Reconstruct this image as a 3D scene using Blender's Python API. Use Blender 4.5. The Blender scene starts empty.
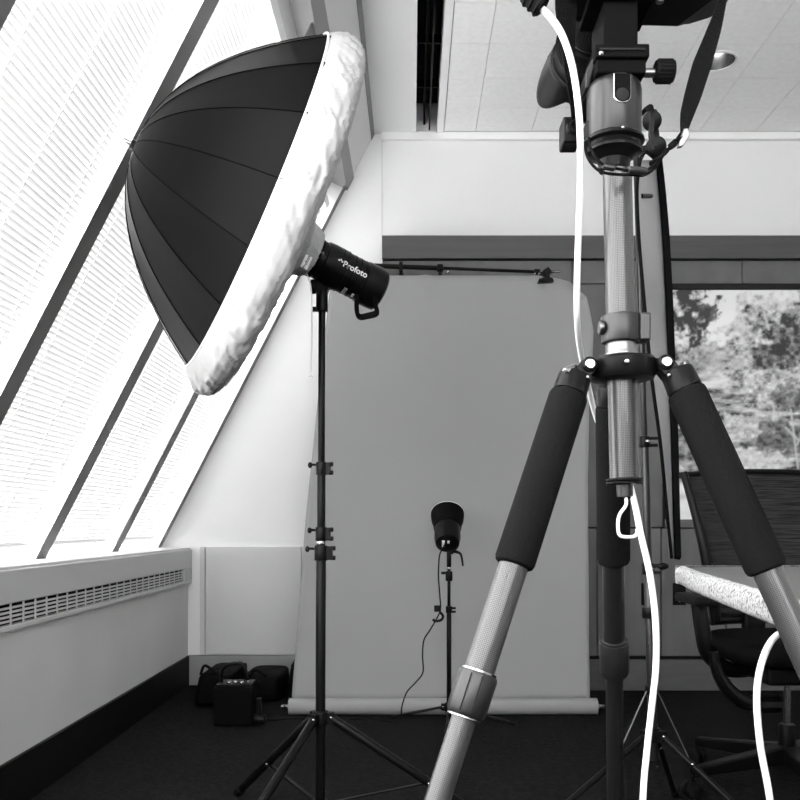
import bpy, math, random
import numpy as np
from mathutils import Vector, Matrix
random.seed(7)
rng = np.random.default_rng(7)
PI = math.pi
S = bpy.context.scene
COL = S.collection
V = Vector

# ------------------------------------------------------------------ camera, sky, exposure
CAM_Z = 0.88
F = 860.0
cam_d = bpy.data.cameras.new('camera')
cam_d.sensor_width = 36
cam_d.lens = F / 800 * 36
cam_d.shift_x = -12 / 800
cam_d.shift_y = 124 / 800
cam_d.clip_start = 0.02
cam = bpy.data.objects.new('camera', cam_d)
cam.location = (0, 0, CAM_Z)
cam.rotation_euler = (PI / 2, 0, 0)
COL.objects.link(cam)
S.camera = cam
w = bpy.data.worlds.new('overcast_sky')
S.world = w
w.use_nodes = True
bg = w.node_tree.nodes['Background']
bg.inputs[0].default_value = (1, 1, 1, 1)
bg.inputs[1].default_value = 5.0
S.view_settings.view_transform = 'Standard'
S.view_settings.look = 'None'
S.view_settings.gamma = 1
S.view_settings.use_curve_mapping = False
S.view_settings.exposure = 0.95
S.cycles.max_bounces = 10
S.cycles.diffuse_bounces = 6
S.cycles.transparent_max_bounces = 12
S.cycles.caustics_reflective = False
S.cycles.caustics_refractive = False


def P(px, py, y):
    """world point at depth y seen at pixel px, py"""
    return V(((px - 412) * y / F, y, CAM_Z + (524 - py) * y / F))


def PF(px, py):
    """point of the floor seen at a pixel"""
    y = CAM_Z * F / (py - 524)
    return V(((px - 412) * y / F, y, 0))


# ------------------------------------------------------------------ materials
def mat(name, v, rough=0.5, metal=0.0, noise=None, bump=None, spec=0.5, coat=0.0, trans=0.0, sheen=0.0):
    """noise=(scale, amount, stretch) varies the tone, bump=(scale, strength)"""
    m = bpy.data.materials.new(name)
    m.use_nodes = True
    nt = m.node_tree
    b = nt.nodes['Principled BSDF']
    b.inputs['Base Color'].default_value = (v, v, v, 1)
    b.inputs['Roughness'].default_value = rough
    b.inputs['Metallic'].default_value = metal
    b.inputs['Specular IOR Level'].default_value = spec
    b.inputs['Coat Weight'].default_value = coat
    b.inputs['Sheen Weight'].default_value = sheen
    tc = None
    if noise or bump:
        tc = nt.nodes.new('ShaderNodeTexCoord')
    if noise:
        mp = nt.nodes.new('ShaderNodeMapping')
        mp.inputs['Scale'].default_value = noise[2] if len(noise) > 2 else (1, 1, 1)
        nt.links.new(tc.outputs['Object'], mp.inputs[0])
        n = nt.nodes.new('ShaderNodeTexNoise')
        n.inputs['Scale'].default_value = noise[0]
        n.inputs['Detail'].default_value = 5
        nt.links.new(mp.outputs[0], n.inputs['Vector'])
        r = nt.nodes.new('ShaderNodeMapRange')
        r.inputs['From Min'].default_value = 0.3
        r.inputs['From Max'].default_value = 0.7
        r.inputs['To Min'].default_value = v * (1 - noise[1])
        r.inputs['To Max'].default_value = v * (1 + noise[1])
        nt.links.new(n.outputs['Fac'], r.inputs['Value'])
        nt.links.new(r.outputs[0], b.inputs['Base Color'])
    if bump:
        n = nt.nodes.new('ShaderNodeTexNoise')
        n.inputs['Scale'].default_value = bump[0]
        n.inputs['Detail'].default_value = 3
        nt.links.new(tc.outputs['Object'], n.inputs['Vector'])
        bp = nt.nodes.new('ShaderNodeBump')
        bp.inputs['Strength'].default_value = bump[1]
        bp.inputs['Distance'].default_value = 0.01
        nt.links.new(n.outputs['Fac'], bp.inputs['Height'])
        nt.links.new(bp.outputs[0], b.inputs['Normal'])
    if trans:
        t = nt.nodes.new('ShaderNodeBsdfTranslucent')
        t.inputs[0].default_value = (v, v, v, 1)
        mx = nt.nodes.new('ShaderNodeMixShader')
        mx.inputs[0].default_value = trans
        nt.links.new(b.outputs[0], mx.inputs[1])
        nt.links.new(t.outputs[0], mx.inputs[2])
        nt.links.new(mx.outputs[0], nt.nodes['Material Output'].inputs[0])
    return m


def carbon_mat(name, lo, hi):
    m = mat(name, 0.1, 0.34, 0.35, coat=0.35)
    nt = m.node_tree
    b = nt.nodes['Principled BSDF']
    uv = nt.nodes.new('ShaderNodeUVMap')
    mp = nt.nodes.new('ShaderNodeMapping')
    mp.inputs['Rotation'].default_value = (0, 0, PI / 4)
    nt.links.new(uv.outputs[0], mp.inputs[0])
    ck = nt.nodes.new('ShaderNodeTexChecker')
    ck.inputs['Scale'].default_value = 760
    nt.links.new(mp.outputs[0], ck.inputs['Vector'])
    ck.inputs['Color1'].default_value = (lo, lo, lo, 1)
    ck.inputs['Color2'].default_value = (hi, hi, hi, 1)
    nt.links.new(ck.outputs['Color'], b.inputs['Base Color'])
    bp = nt.nodes.new('ShaderNodeBump')
    bp.inputs['Strength'].default_value = 0.25
    bp.inputs['Distance'].default_value = 0.0006
    nt.links.new(ck.outputs['Fac'], bp.inputs['Height'])
    nt.links.new(bp.outputs[0], b.inputs['Normal'])
    return m


def speckle_mat():
    m = mat('speckled_edging', 0.8, 0.6)
    nt = m.node_tree
    b = nt.nodes['Principled BSDF']
    tc = nt.nodes.new('ShaderNodeTexCoord')
    n = nt.nodes.new('ShaderNodeTexNoise')
    n.inputs['Scale'].default_value = 210
    n.inputs['Detail'].default_value = 3
    n.inputs['Distortion'].default_value = 0.6
    nt.links.new(tc.outputs['Object'], n.inputs['Vector'])
    r = nt.nodes.new('ShaderNodeValToRGB')
    r.color_ramp.elements[0].position = 0.40
    r.color_ramp.elements[0].color = (0.10, 0.10, 0.10, 1)
    r.color_ramp.elements[1].position = 0.50
    r.color_ramp.elements[1].color = (0.52, 0.52, 0.52, 1)
    nt.links.new(n.outputs['Fac'], r.inputs[0])
    nt.links.new(r.outputs[0], b.inputs['Base Color'])
    return m


def mesh_fabric_mat():
    m = mat('chair_mesh', 0.03, 0.7, spec=0.1)
    nt = m.node_tree
    b = nt.nodes['Principled BSDF']
    tc = nt.nodes.new('ShaderNodeTexCoord')
    mp = nt.nodes.new('ShaderNodeMapping')
    mp.inputs['Scale'].default_value = (6, 6, 130)
    nt.links.new(tc.outputs['Object'], mp.inputs[0])
    n = nt.nodes.new('ShaderNodeTexNoise')
    n.inputs['Scale'].default_value = 1.6
    n.inputs['Detail'].default_value = 4
    nt.links.new(mp.outputs[0], n.inputs['Vector'])
    r = nt.nodes.new('ShaderNodeMapRange')
    r.inputs['From Min'].default_value = 0.35
    r.inputs['From Max'].default_value = 0.65
    r.inputs['To Min'].default_value = 0.006
    r.inputs['To Max'].default_value = 0.032
    nt.links.new(n.outputs['Fac'], r.inputs['Value'])
    nt.links.new(r.outputs[0], b.inputs['Base Color'])
    return m


def glass_mat():
    m = bpy.data.materials.new('window_glass')
    m.use_nodes = True
    nt = m.node_tree
    nt.nodes.remove(nt.nodes['Principled BSDF'])
    t = nt.nodes.new('ShaderNodeBsdfTransparent')
    g = nt.nodes.new('ShaderNodeBsdfGlossy')
    g.inputs['Roughness'].default_value = 0.02
    mx = nt.nodes.new('ShaderNodeMixShader')
    mx.inputs[0].default_value = 0.06
    nt.links.new(t.outputs[0], mx.inputs[1])
    nt.links.new(g.outputs[0], mx.inputs[2])
    nt.links.new(mx.outputs[0], nt.nodes['Material Output'].inputs[0])
    return m


def attr_mat(name, attr, rough):
    m = mat(name, 0.5, rough)
    nt = m.node_tree
    a = nt.nodes.new('ShaderNodeAttribute')
    a.attribute_name = attr
    nt.links.new(a.outputs['Color'], nt.nodes['Principled BSDF'].inputs['Base Color'])
    return m


def emit_mat(name, s):
    m = bpy.data.materials.new(name)
    m.use_nodes = True
    nt = m.node_tree
    nt.nodes.remove(nt.nodes['Principled BSDF'])
    e = nt.nodes.new('ShaderNodeEmission')
    e.inputs[1].default_value = s
    nt.links.new(e.outputs[0], nt.nodes['Material Output'].inputs[0])
    return m


M = dict(
    wall=mat('white_wall_paint', 0.82, 0.6, noise=(1.5, 0.02), bump=(60, 0.03)),
    trimw=mat('bright_white_trim', 0.9, 0.5),
    lowwall=mat('grey_knee_wall_paint', 0.64, 0.55, noise=(2.5, 0.05), bump=(50, 0.03)),
    lowpanel=mat('pale_panel_paint', 0.60, 0.5, noise=(3, 0.03)),
    sill=mat('sill_enamel', 0.55, 0.42),
    silltop=mat('sill_top_enamel', 0.6, 0.35),
    grille=mat('grille_enamel', 0.6, 0.45),
    dark=mat('matt_black_void', 0.006, 0.9),
    slopep=mat('slope_plaster', 0.68, 0.6),
    mull=mat('mullion_grey', 0.21, 0.5, noise=(2, 0.08)),
    headb=mat('head_band_grey', 0.26, 0.5),
    ceil=mat('ceiling_plaster', 0.88, 0.7),
    tile=mat('ceiling_tile_fibre', 0.93, 0.85, noise=(35, 0.035), bump=(160, 0.12)),
    carpet=mat('dark_carpet', 0.013, 0.95, noise=(55, 0.5), bump=(220, 0.6), spec=0.03),
    base=mat('black_baseboard', 0.006, 0.5, spec=0.12),
    baseg=mat('grey_baseboard', 0.27, 0.5),
    basew=mat('wood_baseboard', 0.10, 0.45, noise=(4, 0.1, (1, 1, 8))),
    header=mat('dark_grey_stained_wood', 0.06, 0.45, noise=(7, 0.16, (0.3, 1, 6))),
    wood=mat('grey_stained_wood', 0.10, 0.45, noise=(6, 0.14, (2.0, 1, 1.2))),
    woodl=mat('pale_grey_stained_wood', 0.125, 0.45, noise=(6, 0.12, (3.0, 1, 0.5))),
    frame=mat('picture_frame_black', 0.006, 0.4, spec=0.2),
    frameb=mat('picture_frame_grey', 0.10, 0.4),
    slat=mat('blind_slat_enamel', 0.86, 0.45, trans=0.115),
    cord=mat('white_cord', 0.85, 0.6),
    white=mat('white_plastic', 0.85, 0.4),
    black=mat('black_plastic', 0.0035, 0.36, spec=0.14),
    blackm=mat('matt_black_plastic', 0.003, 0.7, spec=0.06),
    anod=mat('black_anodised_metal', 0.006, 0.32, 0.15, spec=0.12),
    gun=mat('gunmetal_anodised', 0.045, 0.34, 0.75),
    chrome=mat('bright_metal', 0.38, 0.22, 1.0),
    steel=mat('satin_steel', 0.20, 0.32, 1.0),
    foam=mat('black_foam_grip', 0.0085, 0.95, noise=(500, 0.25), bump=(900, 0.25), spec=0.05),
    rubber=mat('black_rubber', 0.004, 0.6, spec=0.12),
    carbon=carbon_mat('carbon_fibre', 0.028, 0.075),
    carbon_shade=carbon_mat('shaded_carbon_fibre', 0.006, 0.018),  # darker copy for the rear leg, its shade put into the colour
    webbing=mat('black_webbing', 0.006, 0.8, bump=(500, 0.5), spec=0.08),
    umbrella=mat('black_umbrella_cloth', 0.0016, 0.45, noise=(8, 0.15), spec=0.07),
    seam=mat('seam_thread', 0.0015, 0.8, spec=0.03),
    diffuser=mat('white_diffuser_cloth', 0.50, 0.5, trans=0.15),
    paper=mat('grey_backdrop_paper', 0.30, 0.75, noise=(1.2, 0.035), spec=0.2),
    table=mat('table_laminate', 0.10, 0.5, noise=(12, 0.25, (0.4, 6, 1))),
    speck=speckle_mat(),
    cmesh=mesh_fabric_mat(),
    glass=glass_mat(),
    lamp=emit_mat('lamp_glow', 4.0),
    screen=mat('white_label', 0.8, 0.4),  # plain white for the rear display and button
    silver=mat('silver_reflector_cloth', 0.42, 0.38, 0.6, bump=(18, 0.2)),
)

# ------------------------------------------------------------------ mesh helpers
WL = {}


def frame(axis):
    a = V(axis).normalized()
    h = V((0, 0, 1)) if abs(a.z) < 0.95 else V((1, 0, 0))
    u = a.cross(h).normalized()
    return a, u, u.cross(a)


class MB:
    def __init__(s):
        s.v, s.f, s.uv = [], [], {}

    def add(s, vs, fs):
        o = len(s.v)
        s.v += [V(p) for p in vs]
        s.f += [tuple(i + o for i in f) for f in fs]
        return o

    def box(s, c, d, rot=None):
        c = V(c)
        vs = []
        for k in range(8):
            p = V(((k & 1) - .5, ((k >> 1) & 1) - .5, (k >> 2) - .5))
            p = V((p.x * d[0], p.y * d[1], p.z * d[2]))
            if rot:
                p = rot @ p
            vs.append(c + p)
        s.add(vs, [(0, 2, 3, 1), (4, 5, 7, 6), (0, 1, 5, 4), (2, 6, 7, 3), (0, 4, 6, 2), (1, 3, 7, 5)])
        return s

    def bb(s, x0, x1, y0, y1, z0, z1):
        return s.box(((x0 + x1) / 2, (y0 + y1) / 2, (z0 + z1) / 2), (x1 - x0, y1 - y0, z1 - z0))

    def beam(s, p0, p1, wx, wz, up=(0, 0, 1)):
        """bar from p0 to p1, wx wide, wz deep along 'up'"""
        p0, p1 = V(p0), V(p1)
        a = (p1 - p0).normalized()
        u = a.cross(V(up)).normalized()
        k = u.cross(a)
        R = Matrix((u, k, a)).transposed()
        return s.box((p0 + p1) / 2, (wx, wz, (p1 - p0).length), R)

    def lathe(s, o, axis, prof, n=24, cap=True, ang=None):
        """prof: (distance along axis, radius)"""
        a, u, k = frame(axis)
        o = V(o)
        base = len(s.v)
        L = 0
        for i, (d, r) in enumerate(prof):
            for j in range(n):
                t = 2 * PI * j / n
                s.v.append(o + a * d + (u * math.cos(t) + k * math.sin(t)) * r)
        for i in range(len(prof) - 1):
            for j in range(n):
                j2 = (j + 1) % n
                f = (base + i * n + j, base + i * n + j2, base + (i + 1) * n + j2, base + (i + 1) * n + j)
                rr = max(prof[i][1], prof[i + 1][1])
                s.uv[len(s.f)] = [(rr * 2 * PI * j / n, prof[i][0]), (rr * 2 * PI * (j + 1) / n, prof[i][0]),
                                  (rr * 2 * PI * (j + 1) / n, prof[i + 1][0]), (rr * 2 * PI * j / n, prof[i + 1][0])]
                s.f.append(f)
        if cap:
            s.f.append(tuple(base + j for j in reversed(range(n))))
            s.f.append(tuple(base + (len(prof) - 1) * n + j for j in range(n)))
        return s

    def cyl(s, p0, p1, r, r1=None, n=20):
        p0, p1 = V(p0), V(p1)
        r1 = r if r1 is None else r1
        return s.lathe(p0, p1 - p0, [(0, r), ((p1 - p0).length, r1)], n)

    def rcyl(s, p0, p1, r, b, n=24):
        """cylinder with rounded rims of size b"""
        p0, p1 = V(p0), V(p1)
        L = (p1 - p0).length
        return s.lathe(p0, p1 - p0, [(0, r - b), (b * .3, r - b * .3), (b, r), (L - b, r), (L - b * .3, r - b * .3), (L, r - b)], n)

    def sph(s, c, r, n=14, sc=(1, 1, 1)):
        prof = []
        c = V(c)
        base = len(s.v)
        m = n // 2
        for i in range(m + 1):
            t = PI * i / m
            for j in range(n):
                q = 2 * PI * j / n
                rr = max(math.sin(t), 0.001)
                s.v.append(c + V((r * rr * math.cos(q) * sc[0], r * rr * math.sin(q) * sc[1], -r * math.cos(t) * sc[2])))
        for i in range(m):
            for j in range(n):
                j2 = (j + 1) % n
                s.f.append((base + i * n + j, base + i * n + j2, base + (i + 1) * n + j2, base + (i + 1) * n + j))
        return s

    def tube(s, pts, r, n=10, smooth=6, closed=False):
        pts = spline(pts, smooth) if smooth > 1 else [V(p) for p in pts]
        base = len(s.v)
        u = None
        m = len(pts)
        for i, p in enumerate(pts):
            if closed:
                a = (pts[(i + 1) % m] - pts[i - 1]).normalized()
            else:
                a = (pts[min(i + 1, m - 1)] - pts[max(i - 1, 0)]).normalized()
            if u is None:
                a, u, k = frame(a)
            else:
                u = (u - a * u.dot(a)).normalized()
                k = a.cross(u)
            rr = r(i / (m - 1)) if callable(r) else r
            for j in range(n):
                t = 2 * PI * j / n
                s.v.append(p + (u * math.cos(t) + a.cross(u) * math.sin(t)) * rr)
        for i in range(m - 1 + (1 if closed else 0)):
            i2 = (i + 1) % m
            for j in range(n):
                j2 = (j + 1) % n
                s.f.append((base + i * n + j, base + i * n + j2, base + i2 * n + j2, base + i2 * n + j))
        if not closed:
            s.f.append(tuple(base + j for j in reversed(range(n))))
            s.f.append(tuple(base + (m - 1) * n + j for j in range(n)))
        return s

    def ribbon(s, pts, widths, th, nrm, smooth=6):
        """flat strap: pts, widths along it, thickness, side direction list"""
        n0 = len(pts)
        P_ = spline(pts, smooth)
        N_ = spline(nrm, smooth)
        W_ = np.interp(np.linspace(0, n0 - 1, len(P_)), range(n0), widths)
        base = len(s.v)
        m = len(P_)
        for i, p in enumerate(P_):
            a = (P_[min(i + 1, m - 1)] - P_[max(i - 1, 0)]).normalized()
            sd = N_[i]
            sd = (sd - a * sd.dot(a)).normalized()
            k = a.cross(sd)
            h = W_[i] / 2
            for q in ((-h, -th / 2), (h, -th / 2), (h, th / 2), (-h, th / 2)):
                s.v.append(p + sd * q[0] + k * q[1])
        for i in range(m - 1):
            for j in range(4):
                j2 = (j + 1) % 4
                s.f.append((base + i * 4 + j, base + i * 4 + j2, base + (i + 1) * 4 + j2, base + (i + 1) * 4 + j))
        s.f.append(tuple(base + j for j in (3, 2, 1, 0)))
        s.f.append(tuple(base + (m - 1) * 4 + j for j in range(4)))
        return s

    def prism(s, poly, d):
        """closed polygon of points extruded by vector d"""
        n = len(poly)
        poly = [V(p) for p in poly]
        d = V(d)
        s.add(poly + [p + d for p in poly],
              [tuple(reversed(range(n))), tuple(range(n, 2 * n))] + [(i, (i + 1) % n, n + (i + 1) % n, n + i) for i in range(n)])
        return s

    def grid(s, fn, nu, nv, closed_u=False):
        base = len(s.v)
        for i in range(nv + 1):
            for j in range(nu + (0 if closed_u else 1)):
                s.v.append(V(fn(j / nu, i / nv)))
        w_ = nu + (0 if closed_u else 1)
        for i in range(nv):
            for j in range(nu):
                j2 = (j + 1) % w_
                s.f.append((base + i * w_ + j, base + i * w_ + j2, base + (i + 1) * w_ + j2, base + (i + 1) * w_ + j))
        return s

    def build(s, name, m, parent=None, loc=None, smooth=True, bevel=0, solid=0, angle=35):
        if parent is not None:
            off = WL[parent.name]
        elif loc is not None:
            off = V(loc)
        else:
            lo = [min(p[i] for p in s.v) for i in range(3)]
            hi = [max(p[i] for p in s.v) for i in range(3)]
            off = V(((lo[0] + hi[0]) / 2, (lo[1] + hi[1]) / 2, lo[2]))
        me = bpy.data.meshes.new(name)
        me.from_pydata([p - off for p in s.v], [], s.f)
        if s.uv:
            lay = me.uv_layers.new(name='UVMap')
            for pi, uvs in s.uv.items():
                pl = me.polygons[pi]
                for li, q in zip(pl.loop_indices, uvs):
                    lay.data[li].uv = q
        me.update()
        me.materials.append(M[m] if isinstance(m, str) else m)
        if smooth:
            me.shade_smooth()
            me.set_sharp_from_angle(angle=math.radians(angle))
        o = bpy.data.objects.new(name, me)
        COL.objects.link(o)
        if parent is not None:
            o.parent = parent
        else:
            o.location = off
        WL[o.name] = off
        if bevel:
            b = o.modifiers.new('bevel', 'BEVEL')
            b.width = bevel
            b.segments = 2
            b.limit_method = 'ANGLE'
            b.harden_normals = False
        if solid:
            b = o.modifiers.new('solid', 'SOLIDIFY')
            b.thickness = solid
            b.offset = 0
        return o


def spline(pts, k):
    pts = [V(p) for p in pts]
    out = []
    n = len(pts)
    for i in range(n - 1):
        p0 = pts[i - 1] if i > 0 else pts[0] * 2 - pts[1]
        p1, p2 = pts[i], pts[i + 1]
        p3 = pts[i + 2] if i + 2 < n else pts[-1] * 2 - pts[-2]
        for j in range(k):
            t = j / k
            out.append(0.5 * ((2 * p1) + (p2 - p0) * t + (2 * p0 - 5 * p1 + 4 * p2 - p3) * t * t + (3 * p1 - p0 - 3 * p2 + p3) * t ** 3))
    out.append(pts[-1])
    return out


def tag(o, label, cat, group=None):
    o['label'] = label
    o['category'] = cat
    if group:
        o['group'] = group
    return o


def empty(name, loc):
    o = bpy.data.objects.new(name, None)
    o.empty_display_size = 0.05
    o.location = loc
    COL.objects.link(o)
    WL[o.name] = V(loc)
    return o


def thing(name, loc, label, cat, group=None):
    return tag(empty(name, loc), label, cat, group)


def struct(o):
    o['kind'] = 'structure'
    return o


# value noise for painted and creased surfaces
LAT = rng.random((64, 64))


def vnoise(x, y):
    x = np.asarray(x, float)
    y = np.asarray(y, float)
    xi, yi = np.floor(x).astype(int), np.floor(y).astype(int)
    fx, fy = x - xi, y - yi
    fx, fy = fx * fx * (3 - 2 * fx), fy * fy * (3 - 2 * fy)
    a, b = LAT[xi % 64, yi % 64], LAT[(xi + 1) % 64, yi % 64]
    c, d = LAT[xi % 64, (yi + 1) % 64], LAT[(xi + 1) % 64, (yi + 1) % 64]
    return (a * (1 - fx) + b * fx) * (1 - fy) + (c * (1 - fx) + d * fx) * fy


def fbm(x, y, o=4):
    s, a, t = 0, 1, 0
    for k in range(o):
        s = s + a * vnoise(x * 2 ** k + 17 * k, y * 2 ** k + 5 * k)
        t += a
        a *= .5
    return s / t


# ------------------------------------------------------------------ room shell
XR, YB, YF, ZC = 3.3, 4.72, -1.9, 3.02       # right wall, back wall, wall behind the camera, ceiling
XK = -1.229                                  # knee wall face
SL = V((1.1694, 0, 2.272)).normalized()      # up the sloped glazing
NRM = V((SL.z, 0, -SL.x))                    # into the room


def slope(z, y, out=0.0):
    """point on the sloped wall at height z, 'out' metres beyond it"""
    return V((-1.378 + (z - 0.748) * 0.5147, y, z)) - NRM * out


struct(MB().bb(-1.6, XR + .1, YF - .1, YB + .1, -.06, 0).build('floor', 'carpet', smooth=False))

# back wall: white wall, low panels, wood wall
wb = struct(empty('wall_back', (0.9, YB, 0)))
MB().bb(-1.7, XR + .1, YB, YB + .12, 0, 3.4).build('plaster', 'wall', wb, smooth=False)
z0 = 0.756
for x0, x1 in ((-1.16, -1.133), (-1.129, -0.607), (-0.603, -0.17)):
    MB().bb(x0, x1, YB - .018, YB - .001, .167, z0).build('low_panel', 'lowpanel', wb, smooth=False, bevel=.002)
struct(MB().bb(XK, -.17, YB - .03, YB - .001, 0, .162).build('baseboard_back', 'baseg', smooth=False, bevel=.003))
MB().bb(-.166, XR, YB - .03, YB - .001, 2.981, ZC - .001).build('ceiling_trim', 'trimw', wb, smooth=False)
MB().bb(-.1665, -.1625, YB - .004, YB - .001, 2.40, 2.98).build('joint_strip', 'lowpanel', wb, smooth=False)

YW = 4.53
K = YW / F
xw = lambda px: (px - 412) * K
zw = lambda py: CAM_Z + (524 - py) * K
ww = struct(empty('wall_back_panelling', (1.5, YW, 0)))
MB().bb(xw(382) + .003, XR, YW + .02, YB - .032, .003, zw(238)).build('carcass', 'dark', ww, smooth=False)
MB().bb(xw(382), XR, YW - .012, YW + .02, zw(259), zw(236)).build('header_board', 'header', ww, smooth=False, bevel=.003)
jx = [382, 572, 742, 912, 1035]
for a, b in zip(jx[:-1], jx[1:]):
    MB().bb(xw(a) + .002, min(xw(b), XR) - .002, YW, YW + .02, zw(283.5), zw(261)).build('frieze_panel', 'wood', ww, smooth=False, bevel=.002)
for a, b in ((382, 572), (572, 663)):
    MB().bb(xw(a) + .002, xw(b) - .002, YW, YW + .02, zw(527), zw(284.3)).build('tall_panel', 'wood', ww, smooth=False, bevel=.002)
MB().bb(xw(664), XR, YW + .004, YW + .02, zw(527), zw(284.3)).build('picture_backing', 'header', ww, smooth=False)
dx = [382, 466, 531, 597, 661, 726, 791, 860, 930, 1035]
for i, (a, b) in enumerate(zip(dx[:-1], dx[1:])):
    d = MB().bb(xw(a) + .003, min(xw(b), XR) - .003, YW - .002, YW + .018, zw(656), zw(528.6)).build('cupboard_door', 'woodl', ww, smooth=False, bevel=.002)
    px = {597: 645.5, 661: 679, 531: 545, 466: 515, 726: 775, 791: 808}.get(a)
    if px:
        h = 4.5 if a == 597 else 6.5
        MB().bb(xw(px - h), xw(px + h), YW - .006, YW - .001, zw(605), zw(583)).build('pull_plate', 'black', d, smooth=False, bevel=.001)
        MB().rcyl((xw(px), YW - .009, zw(602)), (xw(px), YW - .005, zw(602)), .005, .0015, 12).build('screw', 'chrome', d)
struct(MB().bb(xw(384), XR, YW + .006, YW + .02, 0.001, zw(660)).build('baseboard_right', 'basew', smooth=False, bevel=.003))

# right and rear walls, out of the picture
struct(MB().bb(XR, XR + .12, YF, YB, 0, 3.4).build('wall_right', 'wall', smooth=False))
wf = struct(empty('wall_front', (1, YF, 0)))
MB().bb(-1.7, XR + .1, YF - .12, YF, 0, 1.35).build('lower_wall', 'wall', wf, smooth=False)
MB().bb(-1.7, XR + .1, YF - .12, YF, 2.85, 3.4).build('upper_wall', 'wall', wf, smooth=False)
for x in (-1.35, .2, 1.75):
    MB().bb(x - (.35 if x < -1 else .04), (x + .04 if x != 1.75 else XR), YF - .12, YF, 1.35, 2.85).build('pier', 'wall', wf, smooth=False)
for q, x in enumerate((-1.31, .24)):  # unseen rear windows, added to light the back wall and ceiling
    wn = struct(MB().bb(x, x + 1.47, YF - .07, YF - .064, 1.35, 2.85).build('window_%d' % (20 + q), 'glass', smooth=False))
    ld = bpy.data.lights.new('daylight_portal', 'AREA')
    ld.shape = 'RECTANGLE'
    ld.size = 1.47
    ld.size_y = 1.5
    ld.cycles.is_portal = True
    lo = bpy.data.objects.new('daylight_portal', ld)
    lo.location = (x + .735, YF - .13, 2.1)
    lo.rotation_euler = (PI / 2, 0, PI)
    COL.objects.link(lo)

# left: knee wall, sill box with grille, sloped frame
wl = struct(empty('wall_left', (XK, 1.5, 0)))
MB().bb(-1.62, XK, YF, YB, 0, .56).build('knee_wall', 'lowwall', wl, smooth=False)
MB().bb(-1.62, XK + .012, YF, YB - .001, .738, .752).build('sill_top', 'silltop', wl, smooth=False, bevel=.003)
sx = XK + .022
MB().bb(-1.60, sx - .02, YF, YB - .001, .565, .735).build('sill_core', 'dark', wl, smooth=False)
MB().bb(sx - .018, sx, YF, YB - .001, .640, .742).build('sill_fascia', 'sill', wl, smooth=False, bevel=.004)
MB().bb(sx - .018, sx, YF, YB - .001, .556, .574).build('sill_lip', 'sill', wl, smooth=False, bevel=.004)
MB().bb(sx - .018, sx, 4.56, YB - .001, .574, .640).build('grille_end_plate', 'sill', wl, smooth=False)
gr = MB().bb(sx - .019, sx - .016, YF, 4.56, .5742, .5762).build('radiator_grille', 'grille', wl, smooth=False)
for k in range(4):
    zz = .587 + k * .0132
    MB().bb(sx - .012, sx - .004, YF, 4.56, zz - .0030, zz + .0030).build('grille_bar', 'grille', gr, smooth=False)
dv = MB().bb(sx - .005, sx - .003, 4.545, 4.556, .574, .640).build('grille_divider', 'grille', gr, smooth=False)
for k in range(1, 40):
    c = dv.copy()
    COL.objects.link(c)
    c.parent = gr
    c.location = (0, -k * .085, 0)
    WL[c.name] = WL[dv.name]
struct(MB().bb(XK, XK + .014, YF, YB - .03, .0, .161).build('baseboard_left', 'base', smooth=False, bevel=.003))

MY = [-1.48, -.70, .09, .88, 1.655, 2.40, 3.19, 3.99, 4.69]
for y in MY:
    m = MB()
    hw = {3.19: .043, 3.99: .041, 4.69: .029}.get(y, .038)
    a, b = slope(.75, y), slope(2.72, y)
    m.prism([a + V((0, -hw, 0)), a + V((0, hw, 0)), a + V((0, hw, 0)) - NRM * .003, a + V((0, -hw, 0)) - NRM * .003], b - a)
    m.build('mullion', 'mull', wl, smooth=False)


def slab(name, z_0, z_1, out0, out1, mt, y0=YF, y1=YB - .001, par=wl):
    p = [slope(z_0, y0, out0), slope(z_1, y0, out0), slope(z_1, y0, out1), slope(z_0, y0, out1)]
    return MB().prism(p, (0, y1 - y0, 0)).build(name, mt, par, smooth=False)


slab('head_panel', 2.785, 3.30, 0, .10, 'slopep')
slab('head_band', 2.715, 2.787, -.012, .10, 'headb')
slab('recess_panel', 2.60, 2.716, .085, .13, 'slopep')
slab('gap_shade_strip', 2.990, 3.0195, -.004, .002, 'mull')  # grey strip painted for the shade of the gap under the ceiling
slab('end_cheek', .75, 2.72, .006, .12, 'wall', y0=4.711)

# windows: one pane and outer frame per bay
ysp = [YF + .01] + MY
for i in range(len(MY)):
    ya, yb = (YF if i == 0 else MY[i - 1] + .037), MY[i] - .037
    wn = struct(empty('window_%d' % (i + 1), slope(.75, (ya + yb) / 2)))
    slab('pane', .76, 2.62, .105, .111, 'glass', ya, yb, wn)
    slab('bottom_rail', .745, .79, .085, .13, 'trimw', ya, yb, wn)
    slab('top_rail', 2.58, 2.63, .085, .13, 'trimw', ya, yb, wn)
    ld = bpy.data.lights.new('daylight_portal', 'AREA')
    ld.shape = 'RECTANGLE'
    ld.size = yb - ya
    ld.size_y = 2.2
    ld.cycles.is_portal = True
    lo = bpy.data.objects.new('daylight_portal', ld)
    lo.location = slope(1.7, (ya + yb) / 2, .16)
    lo.rotation_euler = NRM.to_track_quat('-Z', 'Y').to_euler()
    lo.rotation_euler = Matrix((V((0, 1, 0)), SL, -NRM)).transposed().to_euler() if True else None
    COL.objects.link(lo)

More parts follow.
